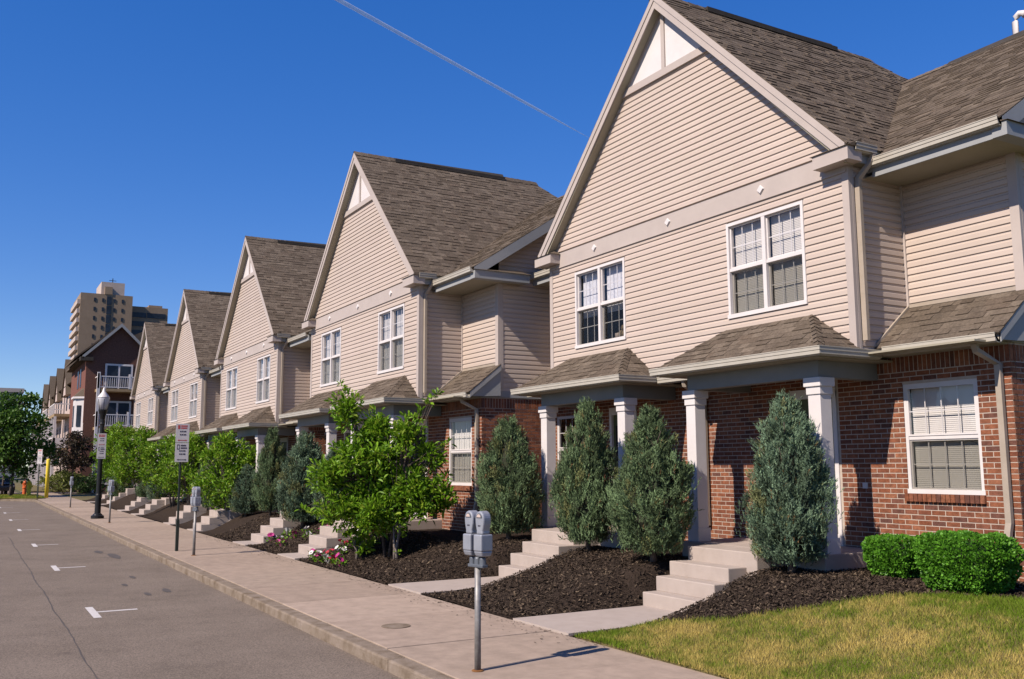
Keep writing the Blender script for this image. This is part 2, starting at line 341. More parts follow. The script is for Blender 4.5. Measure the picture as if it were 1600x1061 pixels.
# entrance walks from the sidewalk to each flight of steps, and the flights
STEPS = []
for hi, (hx, hy, hz) in enumerate(HOUSES):
    for side, u0 in (('right', 1.53), ('left', -2.60)):
        x0, x1, y2 = hx+u0, hx+u0+1.2, hy-1.94
        MB().box(x0+.03, x1+.12, 6.192, y2+.06, -.1, .022).build('entrance_walk', 'concrete', None)['kind'] = 'structure'
        STEPS.append((hi, side, x0, x1, y2))
SL = {(0, 'right'): 'pale concrete steps between lawn and mulch, beside the largest juniper', (0, 'left'): 'pale concrete steps behind the twin parking meter, below the slim porch junipers',
      (1, 'right'): 'pale concrete steps edged with red and white petunias', (1, 'left'): 'concrete steps just past the flower bed, next to a blue juniper',
      (2, 'right'): 'small concrete steps behind the parking sign and its neighbouring meter', (2, 'left'): 'small concrete steps by the pale-stemmed shrubs past the parking sign',
      (3, 'right'): 'small concrete steps below the far green shrubs', (3, 'left'): 'small concrete steps past the far shrubs, towards the street lamp',
      (4, 'right'): 'distant concrete steps by the lamp post', (4, 'left'): 'last distant concrete steps before the brick apartment block'}
for hi, side, x0, x1, y2 in STEPS:
    t = thing('concrete_steps', SL[(hi, side)], 'steps', (x0, y2, 0), 0, 'front steps of the townhouses')
    w = x1-x0; hz = HOUSES[hi][2]
    for k, (z0, z1, ya, yb) in enumerate(((-.08, .205, 0, 1.05), (.2, .406, .245, 1.05), (.4, .6, .495, 1.05))):
        MB().box(0-.002*k, w+.002*k, ya, yb+.003*k, z0, z1).build('step', 'concrete', t, bevel=.012)

# ------------------------------------------------------------------ house building blocks (local: x along street, y into the house, z up)
def cut(a0, a1, z0, z1, holes):
    """rectangle minus rectangular holes -> list of rectangles"""
    zs = sorted({z0, z1, *[min(max(h[2], z0), z1) for h in holes], *[min(max(h[3], z0), z1) for h in holes]}); out = []
    for za, zb in zip(zs, zs[1:]):
        if zb-za < 1e-4: continue
        for s0, s1 in spans(a0, a1, [(h[0], h[1]) for h in holes if h[2] < zb-1e-4 and h[3] > za+1e-4]): out.append((s0, s1, za, zb))
    return out
def spans(a0, a1, hs_):
    res = [(a0, a1)]
    for h0, h1 in hs_:
        nr = []
        for s0, s1 in res:
            if h1 <= s0 or h0 >= s1: nr.append((s0, s1)); continue
            if h0 > s0: nr.append((s0, h0))
            if h1 < s1: nr.append((h1, s1))
        res = nr
    return [s for s in res if s[1]-s[0] > .012]
def frame(o, a, nrm):
    o, a, nrm = Vector(o), Vector(a), Vector(nrm)
    return lambda s, dpt, z: tuple(o+a*s+nrm*dpt+Vector((0, 0, z)))   # s along wall, dpt outwards
def siding(parent, F, z0, z1, ext, holes=(), single=False, pitch=.1016, nm='board'):
    """lapped boards; ext(z) -> (a0,a1)"""
    mb = MB(); z = z0
    while z < z1-.012:
        zt = min(z+pitch, z1); b0, b1 = ext(z); t0, t1 = ext(zt)
        hb = [(h[0], h[1]) for h in holes if h[2] < z+.06 and h[3] > z+.04]
        segs = spans(b0, b1, hb) if b1-b0 > .02 else []
        for s0, s1 in segs:
            e0 = t0 if abs(s0-b0) < 1e-6 else s0; e1 = t1 if abs(s1-b1) < 1e-6 else s1
            if e1-e0 < .005: e0 = e1 = (e0+e1)/2; e1 += .004
            zz = zt+.012
            P = zt-z; pr_ = [(0, .0), (0, .0215), (.60, .0205), (.72, .0065), (1.12, .004), (1.12, -.012)]     # dutch lap: face, cove, rebate
            A = [F(s0+(e0-s0)*min(q, 1), d_, z+P*q) for q, d_ in pr_]; B = [F(s1+(e1-s1)*min(q, 1), d_, z+P*q) for q, d_ in pr_]
            tgt = MB() if single else mb
            tgt.hexa(A, B)
            if single: tgt.build(nm, 'siding', parent)
        z += pitch
    if not single and mb.f: mb.build('siding_boards', 'siding', parent, stuff=True)
BRICKMESH = {}
def bricks(parent, F, rot, a0, a1, z0, z1, holes=(), single=0, soldier=None, loc0=None):
    """running bond; the `single` bricks with the largest a are objects of their own"""
    L, H, J = .191, .0555, .0122; items = []; z = z0; row = 0
    while z+H < z1+.02:
        s = a0-(L+J)/2*(row % 2)
        while s < a1:
            segs = spans(max(s, a0), min(s+L, a1), [(h[0], h[1]) for h in holes if h[2] < z+H-.01 and h[3] > z+.01])
            for q0, q1 in segs:
                if q1-q0 > .03: items.append((q0, q1, z, z+H))
            s += L+J
        z += H+J; row += 1
    if soldier:
        s = a0
        while s+H < a1: items.append((s, s+H, soldier[0], soldier[1])); s += H+J
    items.sort(key=lambda q: -q[0]); mb = MB()
    for i, (q0, q1, za, zb) in enumerate(items):
        dd = random.uniform(.002, .0045)
        if i < single:
            key = (round(q1-q0, 3), round(zb-za, 3))
            if key not in BRICKMESH:
                w, hh = q1-q0, zb-za; BRICKMESH[key] = MB().box(0, w, -.009, .03, 0, hh).mesh('brick')
            p = F(q0, 0, za); o = link('brick', BRICKMESH[key], parent, 'brick', (p[0], p[1]+.009-dd, p[2]))
        else:
            mb.hexa([F(q0, 0, za), F(q1, 0, za), F(q1, 0, zb), F(q0, 0, zb)], [F(q0, dd, za), F(q1, dd, za), F(q1, dd, zb), F(q0, dd, zb)])
    if mb.f: mb.build('bricks', 'brick', parent, stuff=True)
def shingles(parent, e0, e1, updir, nrm, ext, length, single=False, lift=.004, expo=.143):
    """courses of tabs on a plane: e0 eave start, unit along e1, unit updir, normal; ext(t)->(s0,s1) at slope distance t"""
    e0, e1, updir, nrm = map(Vector, (e0, e1, updir, nrm)); mb = MB(); t = 0; rng = random.Random(int(abs(e0.x*91+e0.y*37+e0.z*53)*10)+3)
    while t < length-.01:
        tt = min(t+expo, length); b0, b1 = ext(t); c0, c1 = ext(tt)
        s = b0; first = True
        while s < b1-.004:
            w = rng.choice((.10, .12, .15, .18, .22, .28)); n_ = min(s+w, b1)
            if b1-n_ < .08: n_ = b1
            last = n_ >= b1-1e-6
            lo0, lo1 = s, n_
            hi0 = c0 if first else min(max(s, c0), c1); hi1 = c1 if last else max(min(n_, c1), c0)
            th = rng.choice((.007, .008, .017, .02)); P = lambda a, q, h_: tuple(e0+e1*a+updir*q+nrm*(h_+lift))
            ga = 0 if first else .0015
            lower = [P(lo0+ga, t-.012, 0), P(lo1, t-.012, 0), P(lo1, t-.012, th), P(lo0+ga, t-.012, th)]
            upper = [P(hi0+ga, tt+.01, -.003), P(hi1, tt+.01, -.003), P(hi1, tt+.01, .003), P(hi0+ga, tt+.01, .003)]
            if single:
                MB().hexa(lower, upper).build('shingle', 'shingle', parent, fix=False)
            else:
                i = len(mb.v); mb.v += lower+upper
                mb.f += [(i, i+1, i+2, i+3), (i+3, i+2, i+6, i+7), (i, i+3, i+7, i+4), (i+1, i+5, i+6, i+2)]
            s = n_; first = False
        t += expo
    if not single and mb.f: mb.build('shingles', 'shingle', parent, stuff=True, fix=False)
GPROF = [(0, 0), (.0, -.115), (-.07, -.115), (-.082, -.085), (-.098, -.06), (-.112, -.05), (-.112, -.008), (-.118, -.008), (-.118, .004), (-.104, .004), (-.104, -.10), (-.008, -.10), (-.008, 0)]
def gutter(parent, pts, outs, name='gutter'):
    """K-style gutter along a path of its outer top lip; outs = outward unit vector of each run, corners mitred"""
    pts = [Vector(p) for p in pts]; outs = [Vector(o) for o in outs]; mb = MB(); rings = []
    for k, p in enumerate(pts):
        o = outs[0] if k == 0 else outs[-1] if k == len(pts)-1 else outs[k-1]+outs[k]
        rings.append([tuple(p-o*(q[0]+.118)+Vector((0, 0, q[1]))) for q in GPROF])
    i = 0; n = len(GPROF)
    for r_ in rings: mb.v += r_
    for k in range(len(rings)-1):
        for j in range(n): mb.f.append((k*n+j, k*n+(j+1) % n, (k+1)*n+(j+1) % n, (k+1)*n+j))
    mb.f.append(tuple(range(n-1, -1, -1))); e = (len(rings)-1)*n; mb.f.append(tuple(range(e, e+n)))
    return mb.build(name, 'gutter', parent)
def downspout(parent, pts, w=.038, d=.028):
    mb = MB(); pts = [Vector(p) for p in pts]; rings = []
    for k, p in enumerate(pts):
        dr = (pts[min(k+1, len(pts)-1)]-pts[max(k-1, 0)]).normalized()
        ax = Vector((1, 0, 0)); ax = (ax-dr*ax.dot(dr)).normalized(); ay = dr.cross(ax)
        rings.append([tuple(p+ax*sx*w+ay*sy*d) for sx, sy in ((-1, -1), (1, -1), (1, 1), (-1, 1))])
    for a, b_ in zip(rings, rings[1:]): mb.hexa(a, b_)
    return mb.build('downspout', 'spout', parent)
def window(parent, F, a0, a1, z0, z1, twin=False, style='blind', detail=True, trim=.05, cols=3, rows=2, sill=False, dep=.03):
    """double-hung window; F(s, out, z)"""
    def bx(mb, s0, s1, d0, d1, za, zb):
        mb.hexa([F(s0, d0, za), F(s1, d0, za), F(s1, d0, zb), F(s0, d0, zb)], [F(s0, d1, za), F(s1, d1, za), F(s1, d1, zb), F(s0, d1, zb)])
    fr = MB(); o = dep
    bx(fr, a0, a0+trim, -.09, o, z0, z1); bx(fr, a1-trim, a1, -.09, o, z0, z1)
    bx(fr, a0+trim, a1-trim, -.09, o, z1-trim, z1); bx(fr, a0-.01, a1+.01, -.09, o+.015, z0-.012, z0+trim)
    w = fr.build('window', 'white', parent)
    units = [(a0+trim, (a0+a1)/2-.035), ((a0+a1)/2+.035, a1-trim)] if twin else [(a0+trim, a1-trim)]
    if twin:
        mm = MB(); bx(mm, (a0+a1)/2-.035, (a0+a1)/2+.035, -.085, o-.003, z0+trim, z1-trim); mm.build('mullion', 'white', w)
    zm = (z0+z1)/2; zz0, zz1 = z0+trim, z1-trim; rail = .035
    for k, (s0, s1) in enumerate(units):
        sa = MB()
        bx(sa, s0, s1, -.055, o-.012, zm-rail*.7, zm+rail*.7)
        for (q0, q1, d0, d1) in ((zm+rail*.7, zz1, -.045, -.012), (zz0, zm-rail*.7, -.07, -.035)):
            bx(sa, s0, s0+.022, d0, d1, q0, q1); bx(sa, s1-.022, s1, d0, d1, q0, q1); bx(sa, s0+.022, s1-.022, d0, d1, q1-.022, q1); bx(sa, s0+.022, s1-.022, d0, d1, q0, q0+.022)
        sa.build('sash', 'white', w)
        for (q0, q1, d_) in ((zm+rail*.7+.022, zz1-.022, -.03), (zz0+.022, zm-rail*.7-.022, -.054)):
            b0, b1 = s0+.022, s1-.022
            mb = MB(); mb.poly([F(b0, d_, q0), F(b1, d_, q0), F(b1, d_, q1), F(b0, d_, q1)]).build('pane', 'glass', w, fix=False)
            if detail:
                mu = MB()
                for c in range(1, cols): s = b0+(b1-b0)*c/cols; bx(mu, s-.007, s+.007, d_-.007, d_-.001, q0, q1)
                for c in range(1, rows): q = q0+(q1-q0)*c/rows; bx(mu, b0, b1, d_-.0065, d_-.0015, q-.007, q+.007)
                mu.build('muntins', 'white', w)
        if detail:
            MB().poly([F(s0, -.026, zz0), F(s1, -.026, zz0), F(s1, -.026, zm-rail), F(s0, -.026, zm-rail)]).build('insect_screen', 'screen', w, fix=False)
        if style == 'blind':
            bl = MB(); q = zz0
            while q < zz1-.01:
                bl.poly([F(s0, -.11, q), F(s1, -.11, q), F(s1, -.118, q+.027), F(s0, -.118, q+.027)]); q += .025
            bl.build('blind', 'blind', w, fix=False)
        elif style == 'curtain':
            MB().poly([F(s0, -.14, zm-.16), F(s1, -.14, zm-.16), F(s1, -.14, zz1), F(s0, -.14, zz1)]).build('curtain', 'curtain', w, fix=False)
    # dark room behind
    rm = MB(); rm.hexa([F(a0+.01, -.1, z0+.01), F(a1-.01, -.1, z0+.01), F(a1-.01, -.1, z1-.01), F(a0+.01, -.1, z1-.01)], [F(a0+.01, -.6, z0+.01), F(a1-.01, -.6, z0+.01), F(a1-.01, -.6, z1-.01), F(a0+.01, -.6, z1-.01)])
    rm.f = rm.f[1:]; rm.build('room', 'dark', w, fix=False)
    return w

# ------------------------------------------------------------------ the townhouse
GW, EU, EZ_, PZ, RY = 3.80, 3.955, 6.271, 10.226, -.186      # gable half width, eave, eave height, peak, rake plane
LY, UC, CY = .676, 5.50, 1.082                                # lower wall plane, right corner, connector wall plane
LC = -4.85                                                    # left corner of the ground floor and main body
ME, MRY, MRZ = .31, 5.236, 9.351                              # main eave, ridge
def townhouse(label, near):
    h = thing('townhouse', label, 'townhouse', (0, 0, 0), 0, 'gabled townhouses along the street')
    Ff = frame((0, 0, 0), (1, 0, 0), (0, -1, 0))              # gable front
    Fl = frame((0, LY, 0), (1, 0, 0), (0, -1, 0))             # brick front
    Fs = frame((GW, 0, 0), (0, 1, 0), (1, 0, 0))              # gable right side
    Fc = frame((0, CY, 0), (1, 0, 0), (0, -1, 0))             # connector front
    Fr = frame((UC, 0, 0), (0, 1, 0), (1, 0, 0))              # right end
    WL, WR = (-2.896, -1.276, 4.228, 5.734), (1.407, 2.996, 4.228, 5.734)
    BW = (3.947, 5.042, 1.581, 3.019); LW = (-4.70, -3.62, 1.581, 3.0); DR = (1.95, 2.82, .80, 3.02); DL = (-2.77, -1.9, .80, 3.02)
    # --- upper walls: sheathing + lapped boards
    sw = MB()
    for (a, b_, c, d_) in cut(-GW, GW, 3.42, 6.27, [WL, WR]): sw.box(a, b_, .012, .1, c, d_)
    sw.prism([(-GW, 6.27), (GW, 6.27), (.25, 9.82), (0, 10.0), (-.25, 9.82)], 'y', .012, .1)
    sw.box(GW-.1, GW-.012, .1, 5, 3.42, 6.15); sw.box(-GW, -GW+.1, .1, CY+.05, 3.42, 6.15)
    sw.box(GW, UC-.012, CY+.012, CY+.1, 3.5, 6.0); sw.box(LC, -GW, CY+.012, CY+.1, 3.42, 6.0)
    sw.prism([(CY+.1, 3.42), (9.4, 3.42), (9.4, 6.15), (MRY, 9.1), (CY+.1, 6.35)], 'x', UC-.1, UC-.012)
    sw.prism([(CY+.1, .2), (9.4, .2), (9.4, 6.15), (MRY, 9.1), (CY+.1, 6.35)], 'x', LC, LC+.1)
    sw.box(LC, UC-.1, 9.3, 9.4, .2, 6.15); sw.box(LC, UC-.1, CY+.2, 9.3, 3.3, 3.4)
    wall = sw.build('siding_wall', 'siding', h)
    half = lambda z: min(GW, PZ-.215-z)
    siding(wall, Ff, 3.43, 8.78, lambda z: (-half(z), half(z)), [(w[0]-.004, w[1]+.004, w[2], w[3]) for w in (WL, WR)]+[(-GW, GW, 5.95, 6.25)], near)
    siding(wall, Fs, 3.43, 6.03, lambda z: (.0, CY), (), near)
    siding(wall, Fc, 4.08, 5.88, lambda z: (GW, UC), (), near)
    siding(wall, Fc, 3.43, 5.88, lambda z: (LC, -GW), (), False)
    rk = lambda z: (max(CY, ME+(z-5.93)/.66), min(9.3, 2*MRY-ME-(z-5.93)/.66))
    siding(wall, Fr, 3.55, 8.9, rk, (), False)
    for q in ((-GW-.02, -GW+.09, -.03, .03, 3.40), (GW-.09, GW+.024, -.03, .03, 3.40), (GW+.002, GW+.026, .031, .075, 3.40), (UC-.10, UC+.026, CY-.03, CY+.02, 3.62), (UC+.002, UC+.028, CY+.021, CY+.10, 3.62), (GW+.002, GW+.05, CY-.04, CY, 3.9)):
        MB().box(*q, 6.045 if q[3] < .2 else 5.874).build('corner_board', 'trim', h)
    bel = MB().box(-GW-.0, GW+.0, -.034, .01, 5.956, 6.235); bel.box(-GW, GW, -.045, .01, 5.93, 5.957); belt = bel.build('belt_board', 'trim', h)
    for u in (-2.2, .0, 2.2):
        MB().hexa([(u, -.035, 6.02), (u+.075, -.035, 6.095), (u, -.035, 6.17), (u-.075, -.035, 6.095)], [(u, -.062, 6.035), (u+.06, -.062, 6.095), (u, -.062, 6.155), (u-.06, -.062, 6.095)]).build('diamond', 'white', belt)
    # gable peak panel with its trims
    pz = 8.80; hw = PZ-.23-pz
    pk = MB().prism([(-hw, pz), (hw, pz), (0, pz+hw)], 'y', -.022, .01).build('peak_panel', 'white', h)
    MB().box(-hw-.02, hw+.02, -.06, -.0225, pz-.06, pz+.07).build('panel_rail', 'trim', pk); MB().box(-.045, .045, -.05, -.0225, pz+.07, pz+hw-.03).build('panel_stile', 'trim', pk)
    for s in (1, -1): MB().prism([(s*hw, pz+.07), (s*(hw-.14), pz+.07), (0, pz+hw-.07), (0, pz+hw+.07)], 'y', -.049, -.0225).build('panel_stile', 'trim', pk)
    # --- windows
    window(h, Ff, *WL, True, 'curtain' if near else 'blind'); window(h, Ff, *WR, True, 'blind')
    # --- brick ground floor
    holes = [BW, LW, DR, DL]; mo = MB()
    for (a, b_, c, d_) in cut(LC, UC-.01, .1, 3.50, holes): mo.box(a, b_, LY, LY+.1, c, d_)
    mo.box(UC-.1, UC, LY+.1, 9.4, .1, 3.44)
    bw = mo.build('brick_wall', 'mortar', h)
    bricks(bw, Fl, 0, 2.86, UC+.002, .35, 3.20, [BW], 300 if near else 0, soldier=None)
    bricks(bw, Fl, 0, LC, 2.80, .35, 3.34, holes, 0)
    bricks(bw, Fl, 0, 2.86, UC+.002, 9, 3.20, (), 0, soldier=(3.194, 3.395))
    bricks(bw, Fr, 0, LY-.008, 9.4, .35, 3.20, (), 0, soldier=(3.194, 3.395))
    sl = MB(); s = BW[0]-.03
    while s < BW[1]+.0: sl.box(s, s+.058, LY-.045, LY-.0, BW[2]-.115, BW[2]-.014); s += .0677
    sl.build('brick_sill', 'brick', bw)
    window(h, Fl, *BW, False, 'blind', True, .045, 4, 2, dep=-.01); window(h, Fl, *LW, False, 'none', True, .045, 4, 2, dep=-.01)
    for (d0, d1, dz0, dz1) in (DR, DL):
        dm = MB().box(d0, d0+.07, LY-.02, LY+.06, dz0, dz1).box(d1-.07, d1, LY-.02, LY+.06, dz0, dz1).box(d0, d1, LY-.022, LY+.06, dz1-.09, dz1+.05)
        door = dm.build('door', 'white', h)
        MB().box(d0+.07, d1-.07, LY+.03, LY+.07, dz0, dz1-.09).build('door_leaf', 'door', door, bevel=.004)
        MB().box(d0+.07, d1-.07, LY+.0, LY+.028, dz0, dz0+.16).build('kick_plate', 'white', door)
        MB().box(d0+.16, d1-.16, LY+.012, LY+.029, dz1-1.0, dz1-.3).build('door_pane', 'dark', door)
        MB().tube([(d1-.12, LY+.03, 1.78), (d1-.12, LY-.02, 1.78), (d1-.2, LY-.02, 1.78)], .011, 8).build('door_handle', 'chrome', door)
    MB().box(3.22, 3.30, LY-.02, LY-.006, 1.62, 1.70).build('meter_plate', 'white', bw)
    # overhang soffit and frieze
    MB().box(LC, UC-.02, .02, LY+.02, 3.40, 3.425).build('overhang_soffit', 'soffit', h)
    # --- lean-to roof over the bay
    le0, lt = (.338, 3.516), (CY, 4.115); ll = math.hypot(lt[0]-le0[0], lt[1]-le0[1]); ud = Vector((0, (lt[0]-le0[0])/ll, (lt[1]-le0[1])/ll)); nr = Vector((0, -ud.z, ud.y))
    ld = MB().prism([(le0[0]+.01, le0[1]-.09), (le0[0], le0[1]), lt, (CY, 3.45), (LY, 3.43)], 'x', GW+.03, UC+.085).build('lean_to_roof', 'fascia', h)
    shingles(ld, (GW+.03, le0[0]-.03, le0[1]-.02), (1, 0, 0), ud, nr, lambda t: (0, UC+.12-GW-.03), ll+.03, near)
    MB().prism([(le0[0], le0[1]-.12), (le0[0], le0[1]-.004), (lt[0], lt[1]-.004), (lt[0], lt[1]-.13)], 'x', UC+.086, UC+.115).build('rake_board', 'fascia', ld)
    MB().box(UC-.01, UC+.03, LY, 9.3, 3.42, 3.56).build('frieze_board', 'fascia', h)
    gutter(h, [(4.0, le0[0]-.11, le0[1]-.015), (UC+.10, le0[0]-.11, le0[1]-.015)], [(0, -1, 0)])
    fl = MB().prism([(le0[0], le0[1]+.02), (le0[0], le0[1]+.06), (lt[0], lt[1]+.06), (lt[0], lt[1]+.02)], 'x', GW+.022, GW+.05); fl.box(GW+.05, UC-.1, CY-.032, CY-.02, lt[1]-.0, lt[1]+.05); fl.build('flashing', 'spout', h)
    downspout(h, [(5.30, le0[0]-.06, 3.40), (5.30, le0[0]-.03, 3.32), (5.37, LY-.06, 3.16), (5.37, LY-.06, 1.25), (5.36, LY-.08, 1.14), (5.33, LY-.14, .72)])
    # --- porches
    for (u0, u1, ca, cb, b0, b1) in ((.501, 3.903, .97, 3.46, .93, 3.56), (-3.932, -.386, -3.365, -.84, -3.43, -.76)):
        ez, ey, tz = 3.468, -.80, 4.05; run = -ey
        v = [(u0+.05, ey, ez), (u1-.05, ey, ez), (u1-.05, 0, ez), (u0+.05, 0, ez), (u0+.05+run, 0, tz), (u1-.05-run, 0, tz)]
        pr_ = MB(); pr_.v = v+[(p[0], p[1], 3.36) for p in v[:4]]
        pr_.f = [(0, 1, 5, 4), (1, 2, 5), (3, 0, 4), (6, 7, 1, 0), (7, 8, 2, 1), (9, 6, 0, 3), (9, 8, 7, 6), (2, 3, 4, 5)]
        pf = pr_.build('porch_roof', 'fascia', h)
        sl_ = math.hypot(run, tz-ez); ud = Vector((0, run/sl_, (tz-ez)/sl_)); nr = Vector((0, -ud.z, ud.y)); W = u1-u0-.1
        shingles(pf, (u0+.05, ey-.02, ez-.01), (1, 0, 0), ud, nr, lambda t: (max(0, t-.02)*run/sl_-.01, W-max(0, t-.02)*run/sl_+.01), sl_+.02, near)
        ud2 = Vector((-run/sl_, 0, (tz-ez)/sl_)); nr2 = Vector((-ud2.z*-1, 0, -ud2.x)); nr2 = Vector((ud2.z, 0, -ud2.x))
        shingles(pf, (u1-.05+.02, ey, ez-.01), (0, 1, 0), ud2, nr2, lambda t: (max(0, t-.02)*run/sl_-.01, run), sl_+.02, near)
        ud3 = Vector((run/sl_, 0, (tz-ez)/sl_)); nr3 = Vector((-ud3.z, 0, ud3.x))
        shingles(pf, (u0+.05-.02, 0, ez-.01), (0, -1, 0), ud3, nr3, lambda t: (0, run-max(0, t-.02)*run/sl_+.01), sl_+.02, False)
        hp = MB(); a = Vector((u1-.05, ey, ez+.008)); b_ = Vector((u1-.05-run, 0, tz+.012)); nseg = 9
        for k in range(nseg):
            p, q = a.lerp(b_, k/nseg), a.lerp(b_, (k+1.12)/nseg if k < nseg-1 else 1); q = q+Vector((0, 0, -.004)); p = p+Vector((0, 0, .012)); sd = Vector((.085, .0, -.03)); se = Vector((0, -.085, -.03))
            hp.poly([p+se, p+Vector((0, 0, .01)), q+Vector((0, 0, .008)), q+se]); hp.poly([p+Vector((0, 0, .01)), p+sd+Vector((0, .03, -.02)), q+sd+Vector((0, .03, -.02)), q+Vector((0, 0, .008))])
        hp.build('hip_cap', 'shingle', pf, fix=False)
        gutter(h, [(u0-.03, -.02, ez-.005), (u0-.03, ey-.105, ez-.005), (u1+.06, ey-.105, ez-.005), (u1+.06, .30, ez-.005)], [(-1, 0, 0), (0, -1, 0), (1, 0, 0)])
        MB().box(u0+.08, u1-.08, ey+.03, LY, 3.335, 3.359).build('porch_soffit', 'soffit', h)
        bm_ = MB().box(b0, b1, -.50, -.32, 3.109, 3.335).box(b0, b0+.18, -.32, LY-.01, 3.109, 3.335).box(b1-.18, b1, -.32, LY-.01, 3.109, 3.335); bm_.build('porch_beam', 'beam', h)
        for cu in (ca, cb):
            c = MB().box(cu-.105, cu+.105, -.49, -.28, .80, 2.90).build('porch_column', 'white', h, bevel=.006)
            MB().box(cu-.122, cu+.122, -.507, -.263, 2.88, 3.0).build('column_neck', 'white', c, bevel=.008); MB().box(cu-.145, cu+.145, -.53, -.24, 2.985, 3.108).build('column_cap', 'white', c, bevel=.008)
            MB().box(cu-.125, cu+.125, -.51, -.26, .79, 1.0).build('column_base', 'white', c, bevel=.006)
        MB().box(ca-.16, cb+.16, -.60, LY+.05, .1, .80).box(b0+.62, b0+2.0, -1.12, -.55, .1, .797).build('porch_slab', 'concrete', h, bevel=.012)
    gutter(h, [(-.33, -.10, 3.44), (.47, -.10, 3.44)], [(0, -1, 0)])
    downspout(h, [(.28, -.03, 3.36), (.28, .0, 3.26), (.05, LY-.07, 3.05), (.05, LY-.07, .95)])
    # --- gable roof
    T = .20
    gr = MB(); a = [(-EU, EZ_), (0, PZ), (EU, EZ_), (EU, EZ_-T), (0, PZ-T), (-EU, EZ_-T)]
    i = 0; gr.v = [(p[0], RY, p[1]) for p in a]+[(p[0], 5.35 if p[0] == 0 else 9.3, p[1]) for p in a]
    gr.f = [(0, 1, 4, 5), (1, 2, 3, 4), (0, 6, 7, 1), (1, 7, 8, 2), (2, 8, 9, 3), (5, 11, 6, 0), (4, 3, 9, 10), (5, 4, 10, 11), (6, 11, 10, 7), (7, 10, 9, 8), (6, 7, 8)]
    gro = gr.build('gable_roof', 'soffit', h)
    s2 = 1/math.sqrt(2); SLN = EU*math.sqrt(2)
    shingles(gro, (EU+.02, RY-.035, EZ_-.02), (0, 1, 0), (-s2, 0, s2), (s2, 0, s2), lambda t: (0, 9.3-RY+.035-t*s2), SLN+.03)
    shingles(gro, (-EU-.02, 9.3, EZ_-.02), (0, -1, 0), (s2, 0, s2), (-s2, 0, s2), lambda t: (t*s2, 9.3-RY+.035), SLN+.03)
    rc = MB(); y = RY-.04
    while y < 5.3:
        for s in (1, -1): rc.poly([(0, y, PZ+.045), (s*.13, y, PZ-.09), (s*.13, y+.26, PZ-.10), (0, y+.26, PZ+.033)])
        y += .2
    rc.build('ridge_cap', 'shingle', gro, fix=False)
    MB().hexa([(-.16, .9, PZ-.11), (0, .9, PZ+.04), (.16, .9, PZ-.11)], [(-.16, 4.3, PZ-.11), (0, 4.3, PZ+.10), (.16, 4.3, PZ-.11)]).box(-.15, .15, .9, 4.3, PZ-.1, PZ-.02).build('ridge_vent', 'deck', gro)
    for s in (1, -1):
        MB().prism([(0, PZ-.005), (s*EU, EZ_-.005), (s*EU, EZ_-.13), (0, PZ-.13)], 'y', RY-.042, RY-.001).build('rake_board', 'trim', gro)
        MB().prism([(0, PZ-.13), (s*EU, EZ_-.13), (s*(EU-.0), EZ_-.275), (0, PZ-.275)], 'y', RY-.026, RY-.0015).build('rake_board', 'trim', gro)
        MB().prism([(0, PZ-.20), (s*(EU-.01), EZ_-.19), (s*(EU-.06), EZ_-.265), (0, PZ-.265)], 'y', RY-.0, .0).build('rake_soffit', 'soffit', gro)
        # cornice return box with a little hipped shingle cap
        q0, q1 = sorted((s*3.42, s*4.03)); bx_ = MB().box(q0, q1, RY-.075, .02, 6.02, 6.205).build('cornice_return', 'trim', h)
        cp = MB(); zc = 6.206; y0 = RY-.10; A, B_ = (q0-.03, y0, zc), (q1+.03, y0, zc); C_, D_ = (q1+.03, -.005, zc+.0), (q0-.03, -.005, zc)
        tx = q0+.16 if s > 0 else q1-.16; P_, Q_ = ((q0+.20, -.005, zc+.13), (q1+.03, -.005, zc+.13)) if s > 0 else ((q0-.03, -.005, zc+.13), (q1-.20, -.005, zc+.13))
        cp.poly([A, B_, Q_, P_]); cp.poly([B_, C_, Q_]); cp.poly([D_, A, P_]); cp.poly([C_, D_, P_, Q_]); cp.poly([D_, C_, B_, A])
        cp.build('return_cap', 'shingle', bx_)
        MB().box(*sorted((s*(EU-.015), s*(EU+.006))), .021, ME-.006, 6.03, 6.20).build('eave_fascia', 'fascia', h)
    # --- main roof with its ridge along the street
    RX0, RX1 = -5.05, 5.85; mz = 6.105
    mr = MB().prism([(ME, mz), (MRY, MRZ), (2*MRY-ME, mz), (2*MRY-ME, mz-.17), (MRY, MRZ-.19), (ME, mz-.17)], 'x', RX0+.03, RX1-.03).build('main_roof', 'fascia', h)
    ml = math.hypot(MRY-ME, MRZ-mz); ud = Vector((0, (MRY-ME)/ml, (MRZ-mz)/ml)); nr = Vector((0, -ud.z, ud.y)); e = ud.z
    shingles(mr, (0, ME-.03, mz-.02), (1, 0, 0), ud, nr, lambda t: (max(PZ-mz-t*e, .85), RX1), ml+.03)
    shingles(mr, (0, ME-.03, mz-.02), (1, 0, 0), ud, nr, lambda t: (RX0, -max(PZ-mz-t*e, .85)), ml+.03)
    rc = MB(); x = .8
    while x < RX1: rc.poly([(x, MRY-.14, MRZ-.06), (x+.26, MRY-.14, MRZ-.07), (x+.26, MRY, MRZ+.033), (x, MRY, MRZ+.045)]); rc.poly([(x, MRY, MRZ+.045), (x+.26, MRY, MRZ+.033), (x+.26, MRY+.14, MRZ-.07), (x, MRY+.14, MRZ-.06)]); x += .2
    rc.build('ridge_cap', 'shingle', mr, fix=False)
    MB().hexa([(1.9, MRY-.15, MRZ-.08), (1.9, MRY, MRZ+.06), (1.9, MRY+.15, MRZ-.08)], [(4.6, MRY-.15, MRZ-.08), (4.6, MRY, MRZ+.10), (4.6, MRY+.15, MRZ-.08)]).build('ridge_vent', 'deck', mr)
